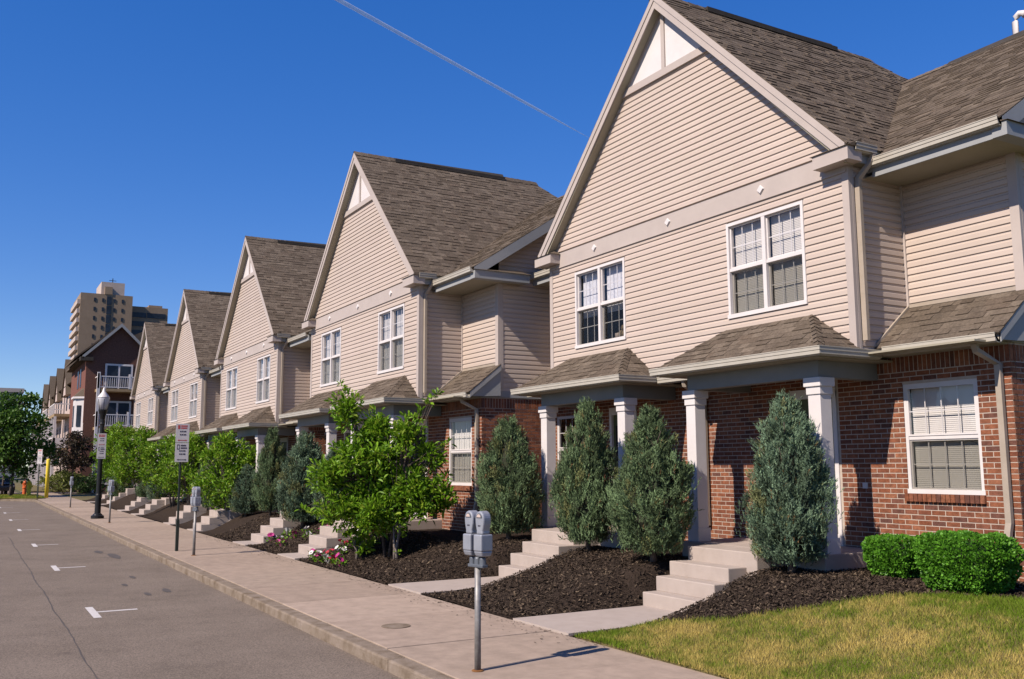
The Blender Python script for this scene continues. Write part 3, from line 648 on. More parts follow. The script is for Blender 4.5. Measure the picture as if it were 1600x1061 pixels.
    for xx in (RX0, RX1-.03):
        MB().prism([(ME, mz-.23), (ME, mz-.006), (MRY, MRZ-.006), (MRY, MRZ-.26)], 'x', xx, xx+.031).build('rake_board', 'fascia', mr)
        MB().prism([(2*MRY-ME, mz-.23), (2*MRY-ME, mz-.006), (MRY, MRZ-.006), (MRY, MRZ-.26)], 'x', xx, xx+.031).build('rake_board', 'fascia', mr)
    MB().box(RX1-.13, RX1+.06, ME-.02, 1.62, 5.86, 6.035).build('cornice_return', 'fascia', h)
    cp = MB(); q0, q1, y0, y1, zc = RX1-.15, RX1+.09, ME-.04, 1.66, 6.036; cp.hexa([(q0, y0, zc), (q1, y0, zc), (q1, y1, zc), (q0, y1, zc)], [(q0, y0+.02, zc+.03), (q0+.06, y0+.02, zc+.03), (q0+.06, y1-.2, zc+.09), (q0, y1-.2, zc+.09)]); cp.build('return_cap', 'shingle', h)
    MB().box(EU-.0, RX1-.13, ME-.005, ME+.025, 5.86, 6.035).build('eave_fascia', 'fascia', h); MB().box(RX0+.02, -EU, ME-.005, ME+.025, 5.86, 6.035).build('eave_fascia', 'fascia', h)
    MB().box(GW, RX1-.13, ME-.004, CY, 5.875, 5.89).build('eave_soffit', 'soffit', h); MB().box(UC, RX1-.03, CY, 1.6, 5.876, 5.889).build('eave_soffit', 'soffit', h); MB().box(GW, EU-.015, .021, ME-.006, 6.035, 6.05).build('eave_soffit', 'soffit', h); MB().box(RX0+.05, -GW, ME+.026, CY, 5.875, 5.89).build('eave_soffit', 'soffit', h)
    for s in (1, -1): gutter(h, [(s*(EU+.125), -.13, 6.262), (s*(EU+.125), ME-.02, 6.262)], [(s, 0, 0)])
    gutter(h, [(EU+.01, ME-.11, 6.10), (RX1, ME-.11, 6.10)], [(0, -1, 0)]); gutter(h, [(RX0, ME-.11, 6.10), (-EU-.01, ME-.11, 6.10)], [(0, -1, 0)])
    downspout(h, [(EU+.07, .24, 6.16), (EU+.07, .23, 6.08), (GW+.07, .12, 5.84), (GW+.07, .11, 5.7), (GW+.07, .11, 3.60)])
    return h
H1 = townhouse('cream sided gabled townhouse beside the lawn and two clipped hedges', True)
H1.location = HOUSES[0]
pv = MB().tube([(3.06, MRY+.25, 9.0), (3.06, MRY+.25, 9.76), (3.08, MRY+.25, 9.84), (3.15, MRY+.25, 9.885), (3.22, MRY+.25, 9.86), (3.25, MRY+.25, 9.80)], .055, 12).build('vent_pipe', 'white', H1, smooth=True)
H2 = townhouse('gabled townhouse directly behind the bright green leafy shrub tree', False)
HL = [None, None, 'gabled townhouse third along the row, behind the tall parking sign', 'fourth gabled townhouse of the row, small behind green shrubs', 'last gabled townhouse of the row, next to the brick apartment block']
for i in range(1, 5):
    o = H2 if i == 1 else copy_tree(H2)
    if i > 1: o['label'] = HL[i]
    o.location = HOUSES[i]
# teddy-like soft toy and a candle stick on the near house's upstairs sill
wx, wy, wz = -12.293, 10.239, 4.29
ty = thing('soft_toy', 'tan soft toy on the sill of an upstairs window', 'toy', (wx-1.62, wy+.19, wz))
MB().lathe([(.0, 0), (.09, .02), (.10, .09), (.06, .15), (.0, .16)], 10).build('body', 'wood', ty, smooth=True)
MB().lathe([(.0, .13), (.06, .15), (.075, .2), (.05, .25), (.0, .26)], 10, (.03, 0)).build('head', 'wood', ty, smooth=True)
MB().lathe([(.0, .0), (.07, .02), (.07, .11), (.0, .13)], 10, (-.16, 0)).build('foot', 'pinkwall', ty, smooth=True)

# ------------------------------------------------------------------ plants
def rot_perp(d):
    r_ = RNG.normal(0, 1, d.shape); p = np.cross(d, r_); return p/np.linalg.norm(p, axis=1, keepdims=True)
def unit(a): return a/np.maximum(np.linalg.norm(a, axis=-1, keepdims=True), 1e-9)
def juniper_mesh(name, R_=.58, H=2.4, N=9000, blue=.5):
    """upright plumes: each a shoot from inside the bush with short scale-leaf sprays along it"""
    ts = np.array([0, .05, .14, .28, .45, .62, .78, .9, 1.0]); rs = np.array([.22, .55, .84, 1, .97, .80, .54, .30, .07])
    K = 300; t = np.clip(RNG.beta(1.1, 1.2, K), 0, .97); th = RNG.uniform(0, 6.283, K)
    prof = np.interp(t, ts, rs)*R_*RNG.choice((.7, .82, .92, .98, 1.03, 1.14), K)
    tip = np.stack([prof*np.cos(th), prof*np.sin(th), .10+t*(H-.20)+RNG.uniform(-.06, .20, K)], 1)
    Lp = RNG.uniform(.30, .62, K)*(.75+.4*(t > .6)); out = np.stack([np.cos(th), np.sin(th), np.zeros(K)], 1)
    dp = unit(out*RNG.uniform(.25, .75, (K, 1))*(1-.45*t[:, None])+np.array([0, 0, 1])*RNG.uniform(.7, 1.1, (K, 1))+RNG.normal(0, .16, (K, 3)))
    tone = RNG.uniform(.5, 1.5, K); hue = RNG.random(K)
    k = RNG.integers(0, K, N); a = RNG.random(N)**.7
    wid = (.115*(1-a)**.6+.018)
    d = unit(dp[k]+RNG.normal(0, .42, (N, 3))*(.4+.8*(1-a[:, None]))); p = tip[k]-dp[k]*(Lp[k]*(1-a))[:, None]+RNG.normal(0, 1, (N, 3))*wid[:, None]*.55
    keep = p[:, 2] > .10+.10*RNG.random(N); k, a, d, p = k[keep], a[keep], d[keep], p[keep]; N = len(p)
    L = RNG.uniform(.05, .115, (N, 1))
    base = np.array([.105, .155, .068])*(1-blue)+np.array([.112, .168, .115])*blue
    yel = np.array([.20, .20, .075]); brn = np.array([.17, .11, .05])
    col = base*(tone[k]*RNG.uniform(.8, 1.2, N))[:, None]; col = np.where((hue[k] < .09)[:, None], col*.35+yel*.65, col); col = np.where((RNG.random(N) > .985)[:, None], brn, col)
    T = []; C = []
    for j in range(7):
        b_ = p+d*L*(j/7); sd = rot_perp(d); tp = b_+(d*RNG.uniform(.6, .9, (N, 1))+sd*RNG.uniform(.25, .6, (N, 1)))*L*.55
        w = unit(np.cross(unit(tp-b_), RNG.normal(0, 1, (N, 3))))*RNG.uniform(.004, .0085, (N, 1)); T.append(np.stack([b_-w, b_+w, tp], 1)); C.append(col*RNG.uniform(.85, 1.15, (N, 1)))
    return np.concatenate(T), np.concatenate(C)
def juniper(label, loc, s=1., rz=0, src=None, H=2.4, R_=.58, blue=.5, N=16000, group='junipers in front of the townhouses'):
    if src is None:
        t = thing('juniper', label, 'juniper', loc, rz, group)
        tr, co = juniper_mesh('foliage', R_, H, N, blue); tris_object('foliage', tr, 'needle', t, co)
        mb = MB(); mb.tube([(0, 0, -.15), (.01, .0, .15), (-.01, .02, .6), (0, 0, H*.8)], [.055, .045, .035, .008], 8)
        for k in range(22):
            a = RNG.uniform(0, 6.28); z = RNG.uniform(.12, H*.7); q = R_*.75; mb.tube([(0, 0, z), (q*.5*math.cos(a), q*.5*math.sin(a), z+.12), (q*math.cos(a), q*math.sin(a), z+.35)], [.014, .01, .004], 4)
        mb.build('trunk', 'bark', t, smooth=True)
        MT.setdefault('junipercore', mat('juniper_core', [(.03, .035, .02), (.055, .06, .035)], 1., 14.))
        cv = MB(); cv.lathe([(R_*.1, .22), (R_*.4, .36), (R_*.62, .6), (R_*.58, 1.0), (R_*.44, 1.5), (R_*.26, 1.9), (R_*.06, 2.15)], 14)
        cv.v = [(x*random.uniform(.8, 1.15), y*random.uniform(.8, 1.15), z) for x, y, z in cv.v]; cv.build('dark_bush_core', 'junipercore', t)  # added solid core, dark to stop light showing through the sprays
    else:
        t = copy_tree(src); t['label'] = label; t.location = loc; t.rotation_euler = (0, 0, rz)
    t.scale = (s, s, s) if not isinstance(s, tuple) else s
    return t
def gz(x, y): return float(ground_h(x, y))
J1 = juniper('stout juniper standing between the right porch column and the clipped hedges', (-8.86, 9.22, gz(-8.86, 9.22)), H=2.28, R_=.50, blue=.7, N=17000)
J2 = juniper('green juniper with open feathery tips, left of the nearest wide steps', (-11.12, 8.78, gz(-11.12, 8.78)), H=2.24, R_=.555, blue=.1, N=17000)
juniper('slim dark juniper in front of the left porch, touching its feathery neighbour', (-12.98, 8.92, gz(-12.98, 8.92)), (.90, .90, 1.09), 2.2, J2)
juniper('juniper against the brick side wall between the two nearest townhouses', (-15.7, 8.98, gz(-15.7, 8.98)), (1.05, 1.05, 1.02), 4.0, J2)
juniper('bluish juniper spreading beside the petunia bed steps', (-23.5, 7.45, gz(-23.5, 7.45)), (1.18, 1.18, 1.04), 1.1, J1)
juniper('juniper half hidden behind the bright green leafy shrub tree', (-21.95, 7.75, gz(-21.95, 7.75)), (1.0, 1.0, .82), 3.0, J1)
juniper('tall narrow juniper between the blue juniper and the rounded green shrub', (-27.5, 7.75, gz(-27.5, 7.75)), (.84, .84, 1.12), 5.0, J2)
juniper('small juniper under the rounded green shrub past the steps', (-29.3, 7.5, gz(-29.3, 7.5)), (.9, .9, .68), .7, J1)
juniper('dark juniper behind the tall parking sign', (-33.6, 7.45, gz(-33.6, 7.45)), (.95, .95, 1.02), 2.6, J2)
juniper('far juniper among the green shrubs before the lamp post', (-43.3, 7.4, gz(-43.3, 7.4)), (1.05, 1.05, .8), 1.9, J1)
juniper('farther juniper low between green shrubs near the lamp post', (-46.5, 7.5, gz(-46.5, 7.5)), (1.0, 1.0, .72), .4, J2)
juniper('last juniper of the row, by the lamp post', (-55.5, 7.4, gz(-55.5, 7.4)), (1.1, 1.1, .95), 3.3, J2)

def leaf_cloud(centres, radii, per, Lmin, Lmax, wid, cols, upb=.4, fold=.18, shell=True):
    """leaves as two folded quads round cluster centres"""
    P = []; 
    for c, r_, n_ in zip(centres, radii, per):
        v = unit(RNG.normal(0, 1, (n_, 3)))*((RNG.random((n_, 1))**(.45 if shell else .7))*r_)*np.array([1, 1, .72]); P.append(np.concatenate([v+c, unit(v+np.array([0, 0, .15])*r_)], 1))
    P = np.concatenate(P); p, o = P[:, :3], P[:, 3:]; N = len(p)
    d = unit(o*.8+np.array([0, 0, upb])+RNG.normal(0, .45, (N, 3))); s = rot_perp(d); s[:, 2] *= .5; s = unit(s); nrm = unit(np.cross(d, s)); nrm *= np.sign(nrm[:, 2:3]+1e-6)
    L = RNG.uniform(Lmin, Lmax, (N, 1)); W = L*wid
    tip = p+d*L-np.array([0, 0, 1])*L*.12
    l1, l2 = p+d*L*.35+s*W+nrm*L*fold*.5, p+d*L*.72+s*W*.85+nrm*L*fold*.3; r1, r2 = p+d*L*.35-s*W+nrm*L*fold*.5, p+d*L*.72-s*W*.85+nrm*L*fold*.3
    q = np.concatenate([np.stack([p, l1, l2, tip], 1), np.stack([p, tip, r2, r1], 1)])
    ci = RNG.integers(0, len(cols), N); c = np.array(cols)[ci]*RNG.uniform(.75, 1.25, (N, 1)); return q, np.concatenate([c, c])
MAG = [(.105, .21, .010), (.14, .27, .014), (.08, .17, .008), (.17, .30, .018), (.12, .24, .012), (.23, .32, .03)]
def leafy_shrub(label, loc, W, H, base, ncl, per, Ls=(.09, .17), name='shrub_tree', cat='shrub', group='leafy green shrubs in the beds', stems=4, cols=MAG, bark='palebark', wid=.24, lean=(0, 0), crad=(.2, .36), lobes=None):
    t = thing(name, label, cat, loc, 0, group); cs = []; mb = MB()
    for k in range(ncl):
        u = unit(RNG.normal(0, 1, (1, 3)))[0]*(RNG.random()**.38); c = np.array([u[0]*W/2, u[1]*W/2, base+(H-base)*(.5+.5*u[2])]); c[:2] *= (1.12-.40*(c[2]-base)/(H-base)); c[:2] += np.array(lean)*c[2]; cs.append(c)
    if lobes:
        cs = []
        for (ox, oz, rh, rz_, n_) in lobes:      # offset across the bed, height, radii, clusters
            for k in range(n_):
                u = unit(RNG.normal(0, 1, (1, 3)))[0]*(RNG.random()**.42); cs.append(np.array([ox*.5, ox*.86, oz])+np.array([u[0]*rh, u[1]*rh, u[2]*rz_]))
        for k in range(34):
            a0 = cs[RNG.integers(0, len(cs))]; dv = unit((a0-np.array([-.1, -.15, 1.1]))*np.array([1, 1, .6])+np.array([0, 0, .55])+RNG.normal(0, .25, 3))
            for q in range(5): cs.append(a0+dv*(.14+.09*q))
        ncl = len(cs)
    st = []
    for k in range(stems):
        a = k*6.28/stems+RNG.uniform(0, 1); top = np.array([math.cos(a)*W*.16, math.sin(a)*W*.16, base+(H-base)*.45]); st.append(top)
        mid = top*np.array([.45, .45, .5])+RNG.normal(0, .03, 3); mb.tube([(math.cos(a)*.03, math.sin(a)*.03, -.12), tuple(mid), tuple(top), tuple(top*np.array([1.25, 1.25, 1.35]))], [.034, .026, .017, .008], 7)
    for c in cs:
        s_ = min(st, key=lambda q: np.linalg.norm(q-c)); k_ = RNG.uniform(.5, 1.); a = s_*np.array([k_, k_, k_]); m_ = (a+c)/2+np.array([0, 0, .06]); mb.tube([tuple(a), tuple(m_), tuple(c)], [.013, .009, .004], 5)
    mb.build('trunk', bark, t, smooth=True)
    rad = RNG.uniform(*crad, ncl); cnt = [per]*ncl
    if lobes: rad[-170:] = .055; cnt = [per]*(ncl-170)+[7]*170
    q, c = leaf_cloud(cs, rad, cnt, *Ls, wid, cols); q[:, :, 2] = np.maximum(q[:, :, 2], .06)
    tris_object('crown', q, 'leaf', t, c); return t
S1 = leafy_shrub('bright green broad-leaved shrub tree beside the petunias and the twin parking meter', (-17.55, 7.28, gz(-17.55, 7.28)), 2.3, 3.0, .7, 120, 62, (.085, .165), stems=2, bark='bark', wid=.17, crad=(.09, .34), lobes=[(-.3, 1.95, .75, .5, 44), (.68, 1.12, .55, .34, 34), (-.15, .95, .75, .34, 34), (-.75, .9, .5, .3, 20), (-1.1, 1.6, .45, .35, 20), (-.7, 1.25, .5, .3, 16), (.2, 1.4, .55, .4, 22), (-.85, 2.72, .14, .40, 9), (-.2, 2.6, .16, .34, 8), (.4, 2.5, .2, .46, 11), (.75, 2.05, .2, .22, 5), (-.2, .62, .6, .15, 12)])
def shrub_copy(label, loc, s, rz):
    o = copy_tree(S2); o['label'] = label; o.location = loc; o.scale = s; o.rotation_euler = (0, 0, rz); return o
S2 = leafy_shrub('rounded bright green shrub beside a twin parking meter and pale stems', (-30.3, 7.3, gz(-30.3, 7.3)), 2.5, 2.85, .55, 140, 56, (.085, .16), wid=.2, crad=(.14, .32))
shrub_copy('green shrub whose top shows behind the tall parking sign', (-36.2, 7.2, gz(-36.2, 7.2)), (.85, .85, .98), 1.3)
shrub_copy('green shrub over pale branching stems next to the small far steps', (-40.2, 7.35, gz(-40.2, 7.35)), (1.15, 1.15, 1.02), 2.5)
shrub_copy('tall light green shrub just right of the lamp post', (-50.2, 7.5, gz(-50.2, 7.5)), (1.1, 1.1, 1.2), 4.1)
shrub_copy('far green shrub reaching the lowest balcony by the lamp post', (-58.2, 7.6, gz(-58.2, 7.6)), (1.25, 1.25, 1.36), 5.0)
leafy_shrub('low sprig of fresh green leaves at the foot of the shrub tree', (-18.15, 6.9, gz(-18.15, 6.9)), .55, .5, .06, 12, 14, (.10, .18), stems=3, crad=(.08, .14))
leafy_shrub('thin leafy shoot growing beside the trunk of the shrub tree', (-17.15, 7.3, gz(-17.15, 7.3)), .35, 1.0, .1, 12, 8, (.06, .10), stems=2, crad=(.06, .1))

def hedge(label, loc, sx, sy, sz, N):
    t = thing('hedge', label, 'hedge', loc, 0, 'clipped hedges under the brick bay')
    def sup(v): a = np.abs(v)**4.6; return v/(a.sum(1, keepdims=True)**(1/4.6))
    v = unit(RNG.normal(0, 1, (N, 3))); v = v[v[:, 2] > -.75]; p = sup(v); taper = .80+.20*np.clip((p[:, 2:3]+1)/1.2, 0, 1)
    bump = 1+.035*np.sin(p[:, :1]*9+p[:, 1:2]*7)+.03*np.sin(p[:, 2:3]*11+p[:, :1]*5)
    p = p*np.concatenate([taper, taper, np.ones_like(taper)], 1)*bump*np.array([sx/2, sy/2, sz/2])*RNG.uniform(.93, 1.02, (len(p), 1))+np.array([0, 0, sz/2+.04])
    n_ = len(p); d = unit(v*.7+RNG.normal(0, .5, (n_, 3))+np.array([0, 0, .35])); s = rot_perp(d); L = RNG.uniform(.02, .042, (n_, 1))
    q = np.stack([p, p+d*L*.5+s*L*.4, p+d*L, p+d*L*.5-s*L*.4], 1)
    c = np.array([(.07, .20, .014), (.10, .26, .02), (.05, .15, .012), (.12, .30, .028)])[RNG.integers(0, 4, n_)]*RNG.uniform(.8, 1.2, (n_, 1))
    tris_object('foliage', q, 'leaf', t, c)
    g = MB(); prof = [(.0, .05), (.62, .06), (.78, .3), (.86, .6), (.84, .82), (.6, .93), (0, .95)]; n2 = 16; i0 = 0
    for r_, z in prof:
        for j in range(n2):
            a = 2*math.pi*j/n2; cx, cy = math.cos(a), math.sin(a); k = (abs(cx)**3+abs(cy)**3)**(-1/3); g.v.append((cx*k*r_*sx/2, cy*k*r_*sy/2, z*sz))
    for k in range(len(prof)-1):
        for j in range(n2): g.f.append((k*n2+j, k*n2+(j+1) % n2, (k+1)*n2+(j+1) % n2, (k+1)*n2+j))
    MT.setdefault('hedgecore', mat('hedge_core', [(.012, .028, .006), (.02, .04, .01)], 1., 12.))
    g.build('dark_hedge_core', 'hedgecore', t)  # solid core added under the leaf shell, inner shade put into its dark colour
hedge('smaller clipped green hedge next to the porch slab', (-7.86, 10.05, gz(-7.86, 10.05)-.03), .70, .72, .47, 14000)
hedge('larger clipped green hedge in front of the brick bay and downspout', (-6.58, 9.50, gz(-6.58, 9.50)-.03), .90, .80, .60, 20000)
hedge('clipped green hedge past the downspout corner, cut by the frame', (-5.75, 10.75, gz(-5.75, 10.75)-.03), 1.0, .85, .62, 8000)

# petunias
FL = [(-24.0, 6.85, 'w'), (-23.7, 6.7, 'p'), (-23.3, 7.0, 'w'), (-22.9, 6.75, 'w'), (-22.7, 7.0, 'p'), (-22.3, 7.2, 'w'), (-22.5, 6.62, 'p'), (-21.6, 7.35, 'p'), (-21.75, 7.05, 'w'),
      (-19.55, 6.45, 'p'), (-19.3, 6.42, 'w'), (-19.05, 6.6, 'r'), (-19.0, 6.38, 'p'), (-18.85, 6.8, 'w'), (-18.6, 6.42, 'w'), (-19.2, 7.0, 'r'), (-19.35, 7.35, 'w'), (-19.0, 7.5, 'r'), (-18.5, 7.1, 'r'), (-18.2, 6.55, 'p'), (-18.55, 7.35, 'w'), (-18.3, 6.45, 'r'), (-17.9, 6.42, 'p')]
CN = {'w': 'white', 'r': 'crimson', 'p': 'magenta'}
for x, y, c in FL:
    bed = 'left of the middle steps, towards the blue juniper' if x < -20.5 else 'right of the middle steps, by the shrub tree'
    t = thing('petunia', f'small {CN[c]} petunia plant in the mulch {bed}', 'flower', (x, y, gz(x, y)), RNG.uniform(0, 6), f'{CN[c]} petunias {bed}')
    q, co = leaf_cloud([np.array([0, 0, .06])], [.13], [26], .05, .08, .3, MAG[:3], .5); q[:, :, 2] = np.maximum(q[:, :, 2], .0); tris_object('leaves', q, 'leaf', t, co)
    for k in range(RNG.integers(3, 6)):
        a = RNG.uniform(0, 6.28); rr_ = RNG.uniform(.02, .11); cx, cy, cz = rr_*math.cos(a), rr_*math.sin(a), RNG.uniform(.12, .18); mb = MB(); R5 = RNG.uniform(.045, .07); ring = []; tl = Vector((.45*math.cos(a)-.1, .45*math.sin(a)-.5, .8)).normalized()
        ax = tl.cross(Vector((0, 0, 1))).normalized(); ay = tl.cross(ax)
        for j in range(10):
            w_ = R5*(1 if j % 2 == 0 else .82); tt = j*.6283; ring.append(Vector((cx, cy, cz))+ax*w_*math.cos(tt)+ay*w_*math.sin(tt)+tl*.012)
        ctr = Vector((cx, cy, cz))-tl*.012; stem_ = (cx*.4, cy*.4, 0)
        for j in range(10): mb.poly([ctr, ring[j], ring[(j+1) % 10]])
        mb.tube([stem_, tuple(ctr)], .004, 4); mb.build('bloom', 'petal_'+c, t, fix=False)

# bark chips on the beds, blades on the lawn
def not_walk(X, Y):
    ok = np.ones(len(X), bool)
    for hi, side, x0, x1, y2 in STEPS: ok &= ~((X > x0-.03) & (X < x1+.16) & (Y < y2+1.2))
    return ok
def chips(n_, x0, x1, y0, y1, smin, smax, name='bark_chips'):
    X = RNG.uniform(x0, x1, n_); Y = RNG.uniform(y0, y1, n_); ok = not_walk(X, Y) & (Y > np.where(X > -9.25, lawn_y(X)+RNG.normal(.02, .06, n_), 6.2)); X, Y = X[ok], Y[ok]; N = len(X)
    p = np.stack([X, Y, ground_h(X, Y)+.012], 1); a = RNG.uniform(0, 6.28, N); d = np.stack([np.cos(a), np.sin(a), RNG.normal(0, .45, N)], 1); s = np.stack([-np.sin(a), np.cos(a), RNG.normal(0, .6, N)], 1)
    L = RNG.uniform(smin, smax, (N, 1)); W = L*RNG.uniform(.15, .45, (N, 1)); q = np.stack([p-d*L-s*W, p+d*L-s*W, p+d*L*.8+s*W, p-d*L*.9+s*W], 1); q[:, :, 2] += RNG.uniform(0, .02, (N, 1))
    tris_object(name, q, 'chip', mulch_bed)
def spill(n_):
    X = RNG.uniform(-28, -8.6, n_); Y = 6.19-np.abs(RNG.normal(0, .22, n_)); X, Y = X[Y > 4.2], Y[Y > 4.2]; N = len(X); p = np.stack([X, Y, np.full(N, .007)], 1); a = RNG.uniform(0, 6.28, N)
    d = np.stack([np.cos(a), np.sin(a), np.zeros(N)], 1); s_ = np.stack([-np.sin(a), np.cos(a), RNG.normal(0, .3, N)], 1); L = RNG.uniform(.006, .02, (N, 1)); q = np.stack([p-d*L-s_*L*.3, p+d*L-s_*L*.3, p+d*L+s_*L*.3, p-d*L+s_*L*.3], 1)
    tris_object('spilled_chips', q, 'chip', walk)
spill(900)
chips(36000, -9.4, -5.2, 6.6, 10.6, .007, .022); chips(30000, -15.8, -9.2, 6.2, 9.4, .007, .024); chips(20000, -28, -15.8, 6.2, 8.4, .008, .028)
def blades(n_, x0, x1, parent, hfun, cond, hmin=.028, hmax=.065, w=.0035, name='grass'):
    X = RNG.uniform(x0[0], x0[1], n_); Y = RNG.uniform(x1[0], x1[1], n_); ok = cond(X, Y); X, Y = X[ok], Y[ok]; N = len(X)
    p = np.stack([X, Y, hfun(X, Y)+.008], 1); a = RNG.uniform(0, 6.28, N); s = np.stack([np.cos(a), np.sin(a), np.zeros(N)], 1)*w*RNG.uniform(.7, 1.5, (N, 1)); h_ = RNG.uniform(hmin, hmax, (N, 1))
    tip = p+np.array([0, 0, 1])*h_+np.stack([RNG.normal(0, .45, N), RNG.normal(0, .45, N), np.zeros(N)], 1)*h_
    def vn(sc, seed):
        g_ = np.random.default_rng(seed).random((64, 64)); fx, fy = (X*sc) % 63, (Y*sc) % 63; ix, iy = fx.astype(int), fy.astype(int); tx, ty_ = sstep(fx-ix), sstep(fy-iy)
        return (g_[ix, iy]*(1-tx)+g_[ix+1, iy]*tx)*(1-ty_)+(g_[ix, iy+1]*(1-tx)+g_[ix+1, iy+1]*tx)*ty_
    dry = vn(1.3, 1)*.55+vn(3.1, 2)*.45+vn(8, 3)*.30+vn(19, 4)*.18; dry = (dry-.70)*2.4+.52
    dry = np.clip(dry+RNG.normal(0, .25, N)-.45*np.clip((6.75-Y)/.5, 0, 1)-.4*np.clip((Y-lawn_y(X)+.3)/.3, 0, 1), 0, 1)[:, None]
    g = np.array([.115, .175, .012])*RNG.uniform(.7, 1.3, (N, 1)); b_ = np.array([.46, .355, .105])*RNG.uniform(.7, 1.2, (N, 1)); tris_object(name, np.stack([p-s, p+s, tip], 1), 'grassb', parent, g*(1-dry)+b_*dry)
blades(280000, (-9.3, -1.5), (6.16, 11.6), lawn, ground_h, lambda X, Y: (Y < lawn_y(X)+RNG.normal(0, .05, len(X))) & (X < -1.5))
blades(30000, (-75.5, -67.2), (-.3, 4.5), corner_lawn, lambda X, Y: np.full(len(X), .03), lambda X, Y: (Y < 4.5) & (X < -67.8-.55*np.clip(3.6-Y, 0, 3)), .05, .12, .012)

# ------------------------------------------------------------------ street furniture
def meter(label, loc, rz=0):
    t = thing('parking_meter', label, 'parking meter', loc, rz, 'twin parking meters along the kerb')
    MB().lathe([(.032, -.05), (.030, 1.0)], 14).build('post', 'galv', t, smooth=True)
    MB().lathe([(.06, .0), (.058, .006), (.036, .012)], 14).build('rust_ring', 'rust', t)
    MB().tube([(-.046, .012, .03), (-.046, .012, 1.0)], .010, 6).build('conduit', 'rust', t)
    yk = MB().box(-.115, .115, -.036, .036, .975, 1.005)
    for s in (-.078, 0, .078): yk.lathe([(.036, .99), (.034, 1.06), (.028, 1.075)], 10, (s, 0))
    yk.build('yoke', 'darkmetal', t, bevel=.006)
    for s in (-.084, .084):
        # coin vault
        v = MB().hexa([(s-.052, -.055, 1.085), (s+.052, -.055, 1.085), (s+.06, .05, 1.085), (s-.06, .05, 1.085)], [(s-.062, -.075, 1.135), (s+.062, -.075, 1.135), (s+.066, .07, 1.135), (s-.066, .07, 1.135)])
        v.hexa([(s-.062, -.075, 1.135), (s+.062, -.075, 1.135), (s+.066, .07, 1.135), (s-.066, .07, 1.135)], [(s-.062, -.075, 1.295), (s+.062, -.075, 1.295), (s+.066, .07, 1.295), (s-.066, .07, 1.295)])
        hd = v.build('coin_vault', 'metal', t, bevel=.012)
        # head: waisted body with a round dome, seen as an arch from the street
        pr_ = [(-.048, 1.296), (-.046, 1.33), (-.062, 1.39), (-.066, 1.43)]+[(-.066*math.cos(k), 1.445+.075*math.sin(k)) for k in np.linspace(.1, math.pi-.1, 12)]+[(.066, 1.43), (.062, 1.39), (.046, 1.33), (.048, 1.296)]
        hh = MB().hexa([(s+p[0], -.05, p[1]) for p in pr_], [(s+p[0], .05, p[1]) for p in pr_]).build('meter_head', 'metal', t, bevel=.014)
        MB().hexa([(s+.042*math.cos(k), -.0515, 1.455+.042*math.sin(k)) for k in np.linspace(0, math.pi, 10)], [(s+.042*math.cos(k), -.056, 1.455+.042*math.sin(k)) for k in np.linspace(0, math.pi, 10)]).build('display', 'darkmetal', hh)
        MB().hexa([(s+.03*math.cos(k), -.0565, 1.46+.03*math.sin(k)) for k in np.linspace(0, math.pi, 10)], [(s+.03*math.cos(k), -.059, 1.46+.03*math.sin(k)) for k in np.linspace(0, math.pi, 10)]).build('display_card', 'pinkwall', hh)
        MB().box(s-.018, s-.002, -.0535, -.05, 1.372, 1.384).box(s+.003, s+.018, -.0535, -.05, 1.372, 1.384).build('printed_label', 'signink', hh)
    return t
m1 = meter('twin grey parking meter standing alone by the mulch bed with junipers', (-8.31, 4.40, 0), R(11))
for lb, x, y, rz in (('twin parking meter beside the tall black-poled parking sign', -22.13, 4.54, 9), ('twin parking meter just before the black lamp post', -36.69, 4.57, 14), ('twin parking meter past the lamp post, near the hydrant corner', -51.86, 4.62, 4)):
    o = copy_tree(m1); o['label'] = lb; o.location = (x, y, 0); o.rotation_euler = (0, 0, R(rz))
def sign_plates(t, z0, z1, xo, yo, w=.30, rz=0):
    """two stacked parking plates facing up the street (+x), red above, dark below"""
    zm = (z0+z1)/2
    for (a, b_, ink) in ((zm+.006, z1, 'signred'), (z0, zm-.006, 'signink')):
        p = MB().box(xo-.004, xo, yo-w/2, yo+w/2, a, b_).build('sign_plate', 'signwhite', t, bevel=.0015)
        hgt = b_-a; k = MB(); X = xo+.0005
        def bar(y0, y1, q0, q1): k.box(X, X+.002, yo+y0, yo+y1, a+hgt*q0, a+hgt*q1)
        ar = MB(); ar.box(X, X+.002, yo-.08, yo+.08, a+hgt*.10, a+hgt*.135)
        for s in (1, -1): ar.hexa([(X, yo+s*.11, a+hgt*.118), (X, yo+s*.075, a+hgt*.165), (X, yo+s*.075, a+hgt*.07)], [(X+.002, yo+s*.11, a+hgt*.118), (X+.002, yo+s*.075, a+hgt*.165), (X+.002, yo+s*.075, a+hgt*.07)])
        ar.build('arrow', ink, p)
        if ink == 'signred':
            bar(-.11, -.06, .72, .92); bar(-.04, .11, .84, .91); bar(-.04, .10, .73, .80)
        else:
            for (y0, y1, q0, q1) in ((-.115, -.055, .88, .92), (-.115, -.055, .66, .70), (-.115, -.105, .70, .88), (-.065, -.055, .70, .88)): bar(y0, y1, q0, q1)
            bar(-.03, .09, .83, .90); bar(-.03, .11, .70, .77)
        k.build('lettering', ink, p, stuff=True)
        k = MB()
        for q in (.55, .38):
            for (y0, y1) in ((-.06, -.03), (-.015, .015), (.03, .08)): bar(y0, y1, q, q+.07)
        k.build('lettering', 'signink', p, stuff=True)
sp = thing('parking_sign', 'tall parking sign on a thin black pole beside a twin meter', 'sign', (-23.52, 4.43, 0), 0, 'parking signs along the kerb')
